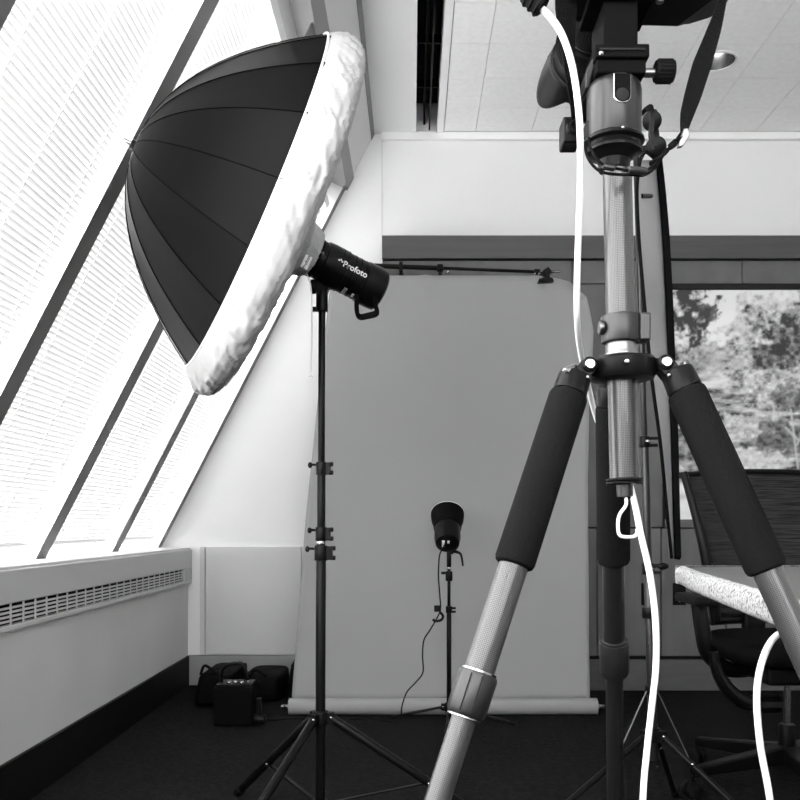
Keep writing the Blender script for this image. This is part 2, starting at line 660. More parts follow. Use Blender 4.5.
# blinds in the four bays in view
places = ['nearest the camera, at the left picture edge', 'second bay, behind the black umbrella',
          'third bay, under the umbrella rim', 'farthest bay, next to the white back wall']
PITCH = .0179
slat_mesh = None
for b in range(4):
    y0 = MY[4 + b] + .040
    y1 = MY[5 + b] - .037 - (.008, .03, .03, .02)[b]
    L = y1 - y0
    ym = (y0 + y1) / 2
    base = slope(.80, ym, .042)
    t = thing('window_blind', base, 'white slatted blind in the sloped window, ' + places[b], 'blind', 'blinds on the sloped windows')
    n = int(1.99 / PITCH)
    if slat_mesh is None or b == 3:
        mb = MB()
        tilt = math.radians(14)
        sd = SL * math.cos(tilt) + NRM * math.sin(tilt)
        sn = NRM * math.cos(tilt) - SL * math.sin(tilt)
        prof = [(-.0118, 0), (-.006, .0013), (0, .0018), (.006, .0013), (.0118, 0)]
        pts = []
        for yy in (-L / 2, L / 2):
            for q, h in prof:
                pts.append(base + sd * q + sn * h + V((0, yy, 0)))
        mb.add(pts, [(i, i + 1, i + 6, i + 5) for i in range(4)])
        first = mb.build('slat', 'slat', t, angle=80)
        slat_mesh = first.data
        st = 1
    else:
        st = 0
    for k in range(st, n):
        c = bpy.data.objects.new('slat', slat_mesh)
        COL.objects.link(c)
        c.parent = t
        c.location = SL * (k * PITCH)
    top = SL * (n * PITCH)
    hr = MB()
    p = base + top
    hr.prism([p + NRM * .022 + V((0, -L / 2 - .005, 0)), p - NRM * .02 + V((0, -L / 2 - .005, 0)),
              p - NRM * .02 + SL * .035 + V((0, -L / 2 - .005, 0)), p + NRM * .022 + SL * .035 + V((0, -L / 2 - .005, 0))], (0, L + .01, 0))
    hr.build('headrail', 'white', t, smooth=False, bevel=.002)
    MB().beam(base - SL * .012 + V((0, -L / 2, 0)), base - SL * .012 + V((0, L / 2, 0)), .012, .014, NRM).build('bottom_rail', 'white', t, smooth=False)
    for q in (.17, .55, .9):
        yy = -L / 2 + L * q
        MB().cyl(base + V((0, yy, 0)) + NRM * .009, base + top + V((0, yy, 0)) + NRM * .009, .0014, n=6).build('ladder_cord', 'cord', t)

# ceiling
ce = struct(empty('ceiling', (1.5, 2, ZC)))
MB().bb(-.45, XR + .1, YF - .1, YB + .1, 3.26, 3.36).build('plenum_deck', 'dark', ce, smooth=False)
MB().bb(-.2078, .022, YF, YB - .001, ZC, ZC + .24).build('plain_soffit', 'ceil', ce, smooth=False)
MB().bb(.137, .172, YF, YB - .031, ZC - .006, ZC + .2).build('slot_trim', 'trimw', ce, smooth=False)
MB().bb(.022, .137, YF, YB - .001, ZC + .17, ZC + .18).build('slot_back', 'dark', ce, smooth=False)
MB().bb(.062, .072, YF, YB - .001, ZC + .05, ZC + .17).build('slot_blade', 'blackm', ce, smooth=False)
MB().bb(.092, .098, YF, YB - .001, ZC + .02, ZC + .12).build('slot_blade', 'anod', ce, smooth=False)
for yy in (4.35, 3.95, 3.55, 3.1):
    MB().bb(.023, .136, yy, yy + .012, ZC + .07, ZC + .11).build('slot_bracket', 'anod', ce, smooth=False)
for k in range(14):      # acoustic tiles
    for j in range(7):
        yt = YB - .032 if j == 0 else YB - j * .297
        yb_ = YB - (j + 1) * .297
        xa = .1735 if k == 0 else .346 + (k - 1) * .305
        xb = min(.346 + k * .305, XR)
        if xb - xa < .03:
            continue
        g = .0014
        mb = MB()
        if k == 4 and j == 2:
            cx, cy, r, n = (xa + xb) / 2, (yt + yb_) / 2, .083, 32
            LX, LY = cx, cy
            hx, hy = (xb - xa) / 2 - g, (yt - yb_) / 2 - g
            o1, i1 = [], []
            for q in range(n):
                an = 2 * PI * q / n
                ca, sa = math.cos(an), math.sin(an)
                sc = 1 / max(abs(ca), abs(sa))
                o1.append((cx + ca * sc * hx, cy + sa * sc * hy))
                i1.append((cx + ca * r, cy + sa * r))
            for z in (ZC, ZC + .015):
                mb.v += [V((x, y, z)) for x, y in o1] + [V((x, y, z)) for x, y in i1]
            for q in range(n):
                q2 = (q + 1) % n
                mb.f += [(q, n + q, n + q2, q2), (2 * n + q, 2 * n + q2, 3 * n + q2, 3 * n + q),
                         (n + q, 3 * n + q, 3 * n + q2, n + q2), (q, q2, 2 * n + q2, 2 * n + q)]
        else:
            mb.bb(xa + g, xb - g, yb_ + g, yt - g, ZC, ZC + .015)
        mb.build('ceiling_tile', 'tile', ce, smooth=False)
MB().bb(.173, XR, YF, YB - 7 * .297, ZC, ZC + .24).build('plain_ceiling', 'ceil', ce, smooth=False)
dl = thing('recessed_downlight', (LX, LY, ZC), 'round recessed ceiling downlight with a bright metal reflector, beside the camera strap', 'ceiling light')
MB().lathe((LX, LY, ZC - .004), (0, 0, 1), [(0, .081), (-.001, .088), (.002, .0925), (.0038, .0925), (.0038, .078), (0, .078)], 40, cap=False).build('trim_ring', 'ceil', dl)
MB().lathe((LX, LY, ZC - .003), (0, 0, 1), [(0, .0785), (.03, .076), (.08, .066), (.13, .045), (.14, .02)], 40, cap=False).build('reflector', 'chrome', dl)
MB().lathe((LX, LY, ZC + .06), (0, 0, 1), [(0, .008), (.006, .024), (.02, .028), (.07, .018)], 24).build('lamp', 'lamp', dl)

# ------------------------------------------------------------------ painting
XP0, XP1 = xw(669.5), 2.95
ZP0, ZP1 = zw(519.5), zw(290.5)
pt = thing('landscape_painting', (XP0, YW, ZP0), 'large framed landscape painting of trees and a pale path on the wood wall', 'painting')
nx, ny = 330, 250
px = np.linspace(669.5, 412 + XP1 / K, nx)[None, :].repeat(ny, 0)
py = np.linspace(519.5, 290.5, ny)[:, None].repeat(nx, 1)


def blob(cx, cy, rx, ry, e=1.0, ns=9, sd=0.0):
    d = ((px - cx) / rx) ** 2 + ((py - cy) / ry) ** 2
    d = d + (fbm(px / ns + sd, py / ns + sd * 2, 4) - .5) * 2.6 * e
    return 1 / (1 + np.exp((d - 1) * 7))


def mixv(a, b, k):
    return a * (1 - k) + b * k


st_h = fbm(px / 22 + 3, py / 4.5 + 8, 4)
dab = fbm(px / 4.6, py / 3.8 + 40, 4)
im = .78 + .08 * (py - 291) / 70 + (fbm(px / 25, py / 18) - .5) * .06
im = mixv(im, .62 + .5 * (dab - .5), blob(770, 318, 42, 26, 1.5, 10, 3) * .7)
im = mixv(im, .42 + .6 * (dab - .5), blob(700, 362, 52, 20, .7, 8, 7))
im = mixv(im, .52 + .4 * (dab - .5), blob(735, 366, 30, 14, .9, 7, 9))
gk = 1 / (1 + np.exp(-(py - 372 + (fbm(px / 12, py / 9) - .5) * 12) / 1.5))
ground = .38 + 1.25 * (st_h - .5) + .45 * (dab - .5)
im = mixv(im, ground, gk)
pc = 384 + (px - 700) * -.12 + 10 * np.maximum(0, (712 - px) / 40)
pathk = np.exp(-((py - pc) / (3.4 + .02 * abs(px - 700))) ** 2) * (px < 745)
im = mixv(im, .8, pathk * .85)
rt = blob(800, 360, 58, 62, 1.2, 11, 21)
im = mixv(im, .34 + 1.1 * (dab - .5) + .5 * (fbm(px / 14, py / 14 + 4) - .5), rt)
im = mixv(im, .14 + .5 * (dab - .5), blob(778, 352, 26, 19, 1.1, 7, 31) * .85)
im = mixv(im, .17 + .4 * (dab - .5), blob(800, 335, 22, 20, 1.1, 7, 33) * .7)
im = mixv(im, .55 + .9 * (dab - .5), blob(768, 388, 36, 18, 1.4, 6, 35) * .75)
im = mixv(im, .16 + .4 * (dab - .5), blob(795, 398, 22, 13, 1.2, 7, 37) * .8)
im = mixv(im, .64 + .8 * (dab - .5), blob(740, 426, 52, 12, 1.3, 7, 41) * .8)
im = mixv(im, .15 + .35 * (dab - .5), blob(782, 440, 34, 20, 1.2, 8, 43) * .85)
im = mixv(im, .70 + .5 * (dab - .5), blob(745, 462, 45, 12, 1.2, 7, 47) * .8)
im = mixv(im, .22 + .6 * (dab - .5), blob(690, 448, 26, 22, 1.3, 7, 49) * .75)
lf = blob(684, 318, 26, 36, 1.7, 9, 61)
im = mixv(im, .07 + .75 * np.maximum(0, fbm(px / 7 + 9, py / 7, 3) - .52) * 3.2, lf)
im = mixv(im, .10, blob(708, 313, 11, 8, 1.2, 5, 63) * .9)
bt = 1 / (1 + np.exp(-(py - 484 - (px - 700) * .05 + (fbm(px / 14, py / 8) - .5) * 16) / 2))
im = mixv(im, .82 + .1 * (dab - .5), bt)
im = mixv(im, .45, np.exp(-((py - 499 + (px - 670) * .2) / 3.2) ** 2) * .6)
for x0_, y0_, x1_, y1_ in ((790, 410, 797, 468), (797, 440, 785, 428), (796, 445, 806, 425), (768, 330, 763, 312), (771, 402, 776, 420)):
    tt = np.clip(((px - x0_) * (x1_ - x0_) + (py - y0_) * (y1_ - y0_)) / ((x1_ - x0_) ** 2 + (y1_ - y0_) ** 2), 0, 1)
    dd = np.hypot(px - x0_ - tt * (x1_ - x0_), py - y0_ - tt * (y1_ - y0_))
    im = mixv(im, .6, np.exp(-(dd / 1.2) ** 2) * .85)
im = np.clip((im - .45) * 1.18 + .43, .03, .93)
X_ = (px - 412) * K
Z_ = CAM_Z + (524 - py) * K
vv = [(x, YW - .010 - .0015 * d, z) for x, z, d in zip(X_.ravel(), Z_.ravel(), dab.ravel())]
ff = [(i * nx + j, i * nx + j + 1, (i + 1) * nx + j + 1, (i + 1) * nx + j) for i in range(ny - 1) for j in range(nx - 1)]
mb = MB()
mb.add(vv, ff)
cv = mb.build('canvas', attr_mat('oil_paint', 'paint', .55), pt)
ca = cv.data.color_attributes.new('paint', 'FLOAT_COLOR', 'POINT')
ca.data.foreach_set('color', np.stack([im.ravel()] * 3 + [np.ones(im.size)], -1).astype(np.float32).ravel())
fy0, fy1 = YW - .022, YW + .003
MB().bb(xw(664), XP1 + .03, fy0, fy1, ZP1, zw(284.5)).build('frame_rail', 'frame', pt, smooth=False, bevel=.002)
MB().bb(xw(664), XP1 + .03, fy0, fy1, zw(527.5), ZP0).build('frame_rail', 'frameb', pt, smooth=False, bevel=.002)
MB().bb(xw(664), XP0, fy0 + .001, fy1, ZP0, ZP1).build('frame_stile', 'frame', pt, smooth=False)
MB().bb(XP1, XP1 + .03, fy0 + .001, fy1, ZP0, ZP1).build('frame_stile', 'frame', pt, smooth=False)


# ------------------------------------------------------------------ light stands
def collar(mb_parent, name, c, r, h, side=1, lever=True, axis=V((0, 0, 1)), sc=1.0):
    """clamp block with two screw knobs on one side and a lever on the other"""
    m = MB().rcyl(c - axis * h / 2, c + axis * h / 2, r * 1.35, .0015 * sc, 20)
    m.box(c + V((side * r * 1.5, -.002, 0)), (r * 1.6, r * 1.1, h * .92))
    o = m.build(name, 'black', mb_parent)
    for q in (-.32, .32):
        MB().rcyl(c + V((side * r * 2.0, -r * .5, q * h)), c + V((side * r * 2.9, -r * .7, q * h)), .0062 * sc, .0015 * sc, 12).build('knob', 'black', o)
    if lever:
        MB().cyl(c + V((-side * r * 1.2, 0, h * .28)), c + V((-side * r * 2.5, -.003, h * .30)), .0035 * sc, n=8).sph(c + V((-side * r * 2.7, -.003, h * .26)), .0068 * sc, 10, (1, 1, 1.3)).build('lever', 'black', o)
    return o


def stand(label, base, top, tubes, zcol, feet, joint, zlow, name='light_stand', rleg=.010, rbr=.005, collars=(), group=None, legdark='anod', braces=True, brace_mat='anod', tube_mat='anod'):
    """tubes: (z0, z1, r). feet: floor points"""
    base, top = V(base), V(top)
    t = thing(name, base, label, 'stand', group)
    ax = (top - V((base.x, base.y, 0)))

    def at(z):
        return V((base.x, base.y, 0)) + ax * (z / top.z)
    for z_0, z_1, r in tubes:
        MB().rcyl(at(z_0), at(z_1), r, .001, 18).build('pole', tube_mat, t)
    hub = MB().rcyl(at(zcol - .02), at(zcol + .02), tubes[0][2] + .008, .003, 20)
    for f in feet:
        d = (V(f) - at(zcol))
        d.z = 0
        d.normalize()
        hub.box(at(zcol) + d * (tubes[0][2] + .012), (.022, .022, .03), Matrix.Rotation(math.atan2(d.y, d.x), 3, 'Z'))
    hub.build('leg_collar', 'black', t)
    if braces:
        MB().rcyl(at(zlow - .012), at(zlow + .012), tubes[0][2] + .006, .002, 18).build('brace_collar', 'black', t)
    for f in feet:
        f = V(f) + V((0, 0, rleg))
        d = f - at(zcol)
        d.z = 0
        d.normalize()
        p0 = at(zcol) + d * (tubes[0][2] + .016)
        lg = MB().rcyl(p0, f, rleg, .002, 14).build('leg', legdark, t)
        MB().rcyl(f - (f - p0).normalized() * .03, f + (f - p0).normalized() * .004, rleg * 1.25, .002, 12).build('foot_cap', 'rubber', lg)
        MB().sph(p0 + V((0, -.010, 0.002)), .0048, 10).build('rivet', 'chrome', lg)
        if braces:
            j = p0.lerp(f, joint)
            MB().sph(j + V((0, -rleg - .001, 0)), .0048, 10).build('rivet', 'chrome', lg)
            q = at(zlow) + d * (tubes[0][2] + .004)
            MB().beam(j, q, rbr * 2, rbr * .8).build('brace', brace_mat, t, smooth=False)
    for z, r, h, side in collars:
        collar(t, 'clamp_collar', at(z), r, h, side, axis=ax.normalized())
    return t, at


def zpy(py, y):
    return CAM_Z + (524 - py) * y / F


Y1 = 2.4
sb = V(((320 - 412) * Y1 / F, Y1, 0))
sT = P(322, 292, Y1)
st1, at1 = stand('tall black light stand carrying the large umbrella flash, on the carpet left of the backdrop', sb, sT,
                 [(.03, zpy(553, Y1), .0140), (zpy(546, Y1), zpy(470, Y1), .0118), (zpy(480, Y1), sT.z, .0098)],
                 zpy(718, Y1), [PF(238, 796), V((.245, 2.45, 0)), V((-.485, 2.03, 0))], .58, .10, rleg=.0125, rbr=.006, legdark='black', tube_mat='black', brace_mat='black',
                 collars=[(zpy(468.5, Y1), .0115, .036, 1), (zpy(534, Y1), .0118, .039, 1), (zpy(553, Y1), .0140, .042, 1)])
MB().rcyl(at1(zpy(545, Y1)), at1(zpy(541, Y1)), .0128, .001).build('bright_band', 'chrome', st1)

# small stand in front of the backdrop
Y2 = 3.85
b2 = V(((449 - 412) * Y2 / F, Y2, 0))
st2, at2 = stand('short thin black stand carrying the small flash, in front of the backdrop roll', b2, V((b2.x, Y2, zpy(566, Y2))),
                 [(.01, zpy(612, Y2), .0108), (zpy(616, Y2), zpy(566, Y2), .0075)], zpy(707, Y2),
                 [V((.455, 3.76, 0)), V((-.09, 3.895, 0)), V((.14, 3.56, 0))], .5, .03, rleg=.006, collars=[], braces=False)
c2 = MB().rcyl(at2(zpy(613, Y2)), at2(zpy(606, Y2)), .0145, .002).box(at2(zpy(609, Y2)) + V((.02, 0, .004)), (.02, .012, .01)).box(at2(zpy(609, Y2)) + V((.02, 0, -.012)), (.02, .012, .01)).build('clamp_collar', 'black', st2)
MB().rcyl(at2(zpy(581, Y2)), at2(zpy(571, Y2)), .016, .004).box(at2(zpy(573, Y2)) + V((-.02, 0, 0)), (.03, .008, .012)).build('top_collar', 'black', st2)
MB().rcyl(at2(zpy(570, Y2)), at2(zpy(567, Y2)), .009, .001).build('bright_band', 'chrome', st2)
MB().cyl(at2(zpy(707, Y2)) + V((-.012, -.006, 0)), at2(zpy(708, Y2)) + V((-.035, -.01, .002)), .004, n=8).sph(at2(zpy(708, Y2)) + V((-.035, -.01, .002)), .008, 10, (1.3, .7, .8)).build('leg_knob', 'black', st2)


# ------------------------------------------------------------------ big umbrella
UN = V((.862, .368, -.348)).normalized()
UC = V((-.4225, 2.3, 1.7256)) + UN * .04
UR, UD = .4912, .366
ua, uu, uk = frame(UN)
um = thing('photo_umbrella', UC, 'huge deep black umbrella with a white diffuser cover, on the tall stand by the windows', 'umbrella')
TH0 = math.radians(27)


def uprof(t):
    return UR * math.sqrt(max(0, 1 - (1 - t) ** 1.04))


def upt(th, t, sag=0.0):
    r = uprof(t) * (1 - sag)
    return UC - UN * (UD * (1 - t)) + (uu * math.cos(th) + uk * math.sin(th)) * r


NG = 18
tv = [0.0, .004, .015, .04, .09, .16, .25, .36, .48, .61, .72, .82, .88]
for g in range(NG):
    a0 = TH0 + 2 * PI * g / NG
    a1 = a0 + 2 * PI / NG

    def fn(u_, v_, a0=a0, a1=a1):
        t = tv[int(round(v_ * (len(tv) - 1)))]
        s_ = math.sin(PI * u_)
        return upt(a0 + (a1 - a0) * u_, t, .022 * s_ * (1 - .4 * t))
    MB().grid(fn, 8, len(tv) - 1).build('canopy_panel', 'umbrella', um, angle=80)
    MB().tube([upt(a0, t, -.002) for t in tv[2:]], .0011, 5, 2).build('rib_seam', 'seam', um)
MB().rcyl(UC - UN * (UD + .030), UC - UN * (UD - .012), .0075, .002, 14).build('tip_cap', 'chrome', um)
MB().rcyl(UC - UN * (UD + .010), UC - UN * (UD - .016), .013, .003, 14).build('tip_seat', 'black', um)

# strobe geometry
soff = V((0, 0, -1)) - UN * V((0, 0, -1)).dot(UN)
soff.normalize()
SA = UC + soff * .047                         # strobe axis passes here
cp_ = [(-.048, .933, 0), (-.040, .957, .1), (-.028, .985, .5), (-.012, 1.004, 1), (.008, 1.010, 1), (.024, 1.002, 1), (.036, .982, 1), (.044, .95, 1), (.050, .9, 1),
       (.056, .75, 1), (.064, .58, 1), (.074, .42, 1), (.086, .29, 1), (.102, .20, .7), (.118, .155, .6), (.135, .145, .6), (.147, .128, .4), (.155, .122, .3)]
prof = []
for i in range(len(cp_) - 1):
    ns = 5 if i < 8 else 3
    for q in range(ns):
        prof.append(tuple(cp_[i][k] + (cp_[i + 1][k] - cp_[i][k]) * q / ns for k in range(3)))
prof.append(cp_[-1])
n_t = 384
mb = MB()
TT = np.arange(n_t) * 2 * PI / n_t
arc = np.cumsum([0] + [math.hypot(prof[i + 1][0] - prof[i][0], UR * (prof[i + 1][1] - prof[i][1])) for i in range(len(prof) - 1)])
for i, (d, rr, wr) in enumerate(prof):
    # sharp gathered creases running across the band, slanting as they go
    a1 = fbm(TT * 8.2 + arc[i] * 16, arc[i] * 7 + 2 + TT * 0, 3)
    a1[-40:] = a1[-40:] * np.linspace(1, 0, 40) + fbm((TT[-40:] - 2 * PI) * 8.2 + arc[i] * 16, arc[i] * 7 + 2 + TT[-40:] * 0, 3) * np.linspace(0, 1, 40)
    cr = 1 - np.abs(((a1 * 5) % 1.0) - .5) * 2
    a2 = np.sin(TT * 37 + 4 * np.sin(TT * 5) + arc[i] * 20) * math.exp(-((d + .03) / .035) ** 2)
    el = .5 + .5 * np.sin(TT * 120 + 2 * np.sin(TT * 7))
    for j in range(n_t):
        th = TT[j]
        r = UR * rr + .0085 * wr * (cr[j] - .5) * min(1, rr * 1.2) + .0030 * wr * a2[j]
        if i <= 8:
            r += .0016 * el[j]
        dd = d + (.007 * wr * (cr[(j * 2) % n_t] - .5) if d > .02 else 0)
        mb.v.append(UC + UN * dd + soff * .040 * max(0, 1 - rr) + V((0, 0, -.018 * min(1, max(0, (d + .048) / .04)) * min(1, rr * 2))) + (uu * math.cos(th) + uk * math.sin(th)) * r)
for i in range(len(prof) - 1):
    for j in range(n_t):
        j2 = (j + 1) % n_t
        mb.f.append((i * n_t + j, i * n_t + j2, (i + 1) * n_t + j2, (i + 1) * n_t + j))
mb.build('diffuser_cover', 'diffuser', um, angle=180)
ring = [UC + UN * -.049 + (uu * math.cos(2 * PI * j / 96) + uk * math.sin(2 * PI * j / 96)) * (UR * .936) for j in range(96)]
MB().tube(ring, .0032, 6, 1, closed=True).build('elastic_hem', 'cord', um)
MB().cyl(UC - UN * (UD - .01), SA + UN * .15 - soff * .03, .004, n=10).build('shaft', 'chrome', um)
MB().tube([SA + UN * .14 + soff * .04, P(311, 288, 2.35), P(312, 330, 2.35), P(311, 372, 2.35)], .0016, 6).sph(P(311, 377, 2.35), .005, 8).build('drawcord', 'cord', um)


def text(body, name, loc, right, up, size, m, parent, ext=.0004):
    cu = bpy.data.curves.new(name, 'FONT')
    cu.body = body
    cu.size = size
    cu.extrude = ext
    cu.offset = size * .018
    cu.align_x = 'CENTER'
    cu.align_y = 'CENTER'
    cu.materials.append(M[m])
    tmp = bpy.data.objects.new(name + '_curve', cu)
    COL.objects.link(tmp)
    me = bpy.data.meshes.new_from_object(tmp)
    bpy.data.objects.remove(tmp)
    o = bpy.data.objects.new(name, me)
    COL.objects.link(o)
    o.parent = parent
    r, u_ = V(right).normalized(), V(up).normalized()
    u_ = (u_ - r * u_.dot(r)).normalized()
    n_ = r.cross(u_)
    mt = Matrix((r, u_, n_)).transposed().to_4x4()
    mt.translation = V(loc) - WL[parent.name]
    o.matrix_local = mt
    return o


def facing(axis, p):
    """direction from axis point p towards the camera, square to the axis"""
    d = V((0, 0, CAM_Z)) - p
    d = d - axis * d.dot(axis)
    return d.normalized()


# tag on the cover
tp = P(306.5, 262, 2.27)
fc = (V((0, 0, CAM_Z)) - tp).normalized()
tr = (V((.42, 0, .9))).normalized()
tgu = fc.cross(tr)
mb = MB()
Rt = Matrix((tr, tgu, fc)).transposed()
mb.box(tp, (.036, .020, .0012), Rt)
tg = mb.build('cloth_tag', 'white', um, smooth=False)
text('Profoto', 'tag_lettering', tp + fc * .0012, tr, tgu, .0115, 'black', tg)

# strobe
sf = SA + UN * .150
fl = thing('studio_flash', sf, 'black cylindrical studio flash head with white lettering, on top of the tall stand', 'studio flash')
MB().lathe(sf, UN, [(0, .040), (0, .051), (.004, .053), (.028, .053), (.030, .0565), (.05, .058), (.09, .0575), (.092, .056), (.15, .056), (.152, .0585), (.19, .0605), (.21, .058), (.216, .050), (.217, .0)], 48, cap=False).build('body', 'black', fl)
MB().lathe(sf + UN * .002, UN, [(0, .050), (.0, .0545), (.012, .0545), (.013, .050)], 40, cap=False).build('front_ring', 'blackm', fl)
for dd in (.070, .088, .108, .125, .142):
    MB().lathe(sf + UN * dd, UN, [(0, .0555), (.001, .0583 if dd < .09 else .0568), (.0025, .0583 if dd < .09 else .0568), (.0035, .0555)], 40, cap=False).build('body_ridge', 'blackm', fl)
pl_ = sf + UN * .108
fcd = facing(UN, pl_)
up_ = fcd.cross(UN)
if up_.z < 0:
    up_ = -up_
sdir = (fcd * .93 + up_ * .36).normalized()
up2 = (up_ - sdir * up_.dot(sdir)).normalized()
text('Profoto', 'lettering', pl_ + sdir * .0572 + UN * .004, UN, up2, .0235, 'white', fl)
for k, (q, h) in enumerate(((-.047, .003), (-.042, .006), (-.037, .003))):
    MB().sph(pl_ + sdir * .0572 + UN * q + up2 * h, .0030, 8).build('logo_dot', 'white', fl)
MB().sph(sf + UN * .014 + sdir * .053 - up2 * .0, .005, 10).build('latch_button', 'steel', fl)
lw = (fcd * .62 - up_ * .78).normalized()
lt = lw.cross(UN)
Rb = Matrix((UN, lt, lw)).transposed()
mb = MB().box(sf + UN * .112 + lw * .0575, (.009, .030, .003), Rb)
mb.build('side_label', 'baseg', fl, smooth=False)
MB().box(sf + UN * .138 + lw * .0575, (.006, .014, .003), Rb).build('side_switch', 'grille', fl, smooth=False)
# yoke under the body
yk = sf + UN * .015 + V((0, 0, -.056))
hd = at1(sT.z)
MB().prism([sf + UN * .002 + V((0, -.014, -.045)), sf + UN * .085 + V((0, -.014, -.043)), sf + UN * .070 + V((0, -.014, -.062)),
            hd + V((.020, -.014, .010)), hd + V((.012, -.014, -.018)), hd + V((-.013, -.014, -.018)), hd + V((-.016, -.014, .03))], (0, .028, 0)).build('yoke', 'black', fl, bevel=.003, smooth=False)
MB().rcyl(hd + V((0, 0, -.055)), hd + V((0, 0, .004)), .0165, .003).build('socket', 'black', fl)
MB().box(hd + V((-.019, 0, -.048)), (.016, .01, .012)).build('socket_screw', 'black', fl, smooth=False)
MB().rcyl(hd + V((-.030, -.012, .012)), hd + V((-.014, -.012, .012)), .020, .005, 20).build('tilt_knob', 'rubber', fl)
# handle loop at the rear
ha, hb = sf + UN * .140 + V((0, -.03, -.052)), sf + UN * .196 + V((0, -.035, -.040))
MB().ribbon([ha, ha + V((0.0, 0, -.044)), ha + V((.008, 0, -.060)), ha + V((.028, 0, -.058)), hb + V((.006, 0, -.038)), hb + V((.004, 0, -.02)), hb + V((.0, -.002, .02))],
            [.024] * 7, .012, [(0, 1, 0)] * 7, 5).build('handle', 'blackm', fl)

# ------------------------------------------------------------------ small flash
hp = P(447.5, 534, 3.83)
hn = V((.03, .74, .67)).normalized()
sf2 = thing('small_flash', at2(zpy(566, Y2)), 'small black flash head with a cup reflector, on the short stand before the backdrop', 'studio flash')
MB().lathe(hp - hn * .075, hn, [(0, .0), (0, .034), (.012, .052), (.04, .058), (.11, .058), (.112, .05)], 32, cap=False).build('body', 'black', sf2)
MB().lathe(hp + hn * .030, hn, [(0, .052), (.008, .062), (.045, .066), (.062, .073), (.10, .0765), (.102, .0765)], 40, cap=False).build('reflector_cup', 'blackm', sf2)
MB().lathe(hp + hn * .030, hn, [(.1035, .0772), (.105, .0772), (.105, .074), (.06, .068), (.03, .05), (.03, 0)], 40, cap=False).build('reflector_lining', 'trimw', sf2)
rear = hp - hn * .076
fc2 = facing(V((1, 0, 0)), rear)
Rr = Matrix((V((1, 0, 0)), hn.cross(V((1, 0, 0))), -hn)).transposed()
MB().box(hp - hn * .0765 + Rr @ V((-.019, -.016, .004)), (.012, .034, .006), Rr).build('rear_display', 'screen', sf2, smooth=False)
MB().box(hp - hn * .0765 + Rr @ V((.003, -.026, .004)), (.010, .012, .006), Rr).build('rear_button', 'screen', sf2, smooth=False)
hb2 = at2(zpy(566, Y2))
MB().rcyl(hb2 + V((0, 0, -.004)), P(449, 548, Y2), .0105, .002).box(P(450, 552, Y2), (.03, .02, .02)).build('bracket', 'black', sf2)
MB().tube([P(451, 551, Y2 - .01), P(457, 552, Y2 - .015), P(461, 555, Y2 - .02), P(463, 566, Y2 - .02)], lambda t: .009 - .005 * t, 10).build('lever_handle', 'black', sf2)
cp = [P(447, 541, 3.74), P(443, 548, 3.74), P(439.5, 556, 3.75), P(438.5, 575, 3.76), P(440, 597, 3.77), P(440.5, 609, 3.78), P(437, 618, 3.78), P(430, 630, 3.78), P(424, 640, 3.8),
      P(422.5, 655, 3.8), P(423, 672, 3.8), P(416, 682, 3.8), P(407, 692, 3.8), P(402, 706, 3.8), P(400, 720, 3.83), PF(385, 722), PF(372, 719.5), PF(352, 720), PF(345, 723), PF(335, 725)]
cp[14].z = .012
for q in cp[15:]:
    q.z = .005
tag(MB().tube(cp, .0034, 6).build('power_cable', 'rubber'), 'thin black power cable hanging from the small flash down to the carpet', 'cable')
wr = thing('cable_clip', P(438, 609, 3.78), 'black clip holding a coiled loop of the thin power cable', 'clip')
MB().box(P(437.5, 608.5, 3.78), (.03, .02, .028)).build('clip_body', 'black', wr, smooth=False, bevel=.003)
MB().tube([P(440, 612, 3.78), P(443, 616, 3.77), P(441, 620, 3.78), P(435, 621, 3.77), P(433, 619, 3.77)], .006, 8).build('cable_loop', 'rubber', wr)

# ------------------------------------------------------------------ backdrop
bk = thing('paper_backdrop', (.13, 3.97, 0), 'tall grey seamless paper backdrop hanging from a bar down to its roll on the floor', 'backdrop')
YT, ZT = 4.38, zpy(275.5, 4.38)


def paper(u_, v_):
    y = YT + (4.015 - YT) * v_
    z = ZT + (.055 - ZT) * v_
    xl = np.interp(v_, [0, .30, .6, 1], [(331 - 412) * 4.38 / F, (319 - 412) * 4.30 / F, (307 - 412) * 4.22 / F, (291.5 - 412) * 4.015 / F])
    xr = np.interp(v_, [0, .05, .15, .5, .88, 1], [(566 - 412) * 4.38 / F, (583 - 412) * 4.37 / F, (590 - 412) * 4.34 / F, (585.5 - 412) * 4.25 / F, (585.5 - 412) * 4.14 / F, (590 - 412) * 4.015 / F])
    x = xl + (xr - xl) * u_
    k = max(0, (u_ - .86) / .14) if v_ < .3 else 0
    fade = max(0, 1 - v_ / .12)
    z -= .060 * k * k * fade
    y -= .10 * k * k * max(0, 1 - v_ / .45) + .012 * math.sin(u_ * 7 + 1) * (1 - v_) * v_ * 2
    y += .035 * math.sin(PI * min(1, max(0, u_))) * math.sin(PI * v_)
    # small dent near the bar
    y -= .016 * math.exp(-((u_ - .40 + v_ * .6) / .018) ** 2) * math.exp(-(v_ / .05) ** 2)
    return (x, y, z)


MB().grid(paper, 60, 60).build('paper_sheet', 'paper', bk, angle=180, solid=.001)
rl = V(((289 - 412) * 3.97 / F, 3.97, .0385))
rr_ = V(((597 - 412) * 3.97 / F, 3.97, .0385))
MB().rcyl(rl, rr_, .0375, .0015, 40).build('paper_roll', 'paper', bk)
MB().cyl(rl + V((-.002, 0, 0)), rr_ + V((.002, 0, 0)), .020, n=20).build('roll_core', 'base', bk)
for s_, q in ((-1, rl), (1, rr_)):
    MB().cyl(q, q + V((s_ * .035, 0, -.002)), .009, n=12).sph(q + V((s_ * .018, -.006, .003)), .008, 8).build('core_plug', 'steel', bk)
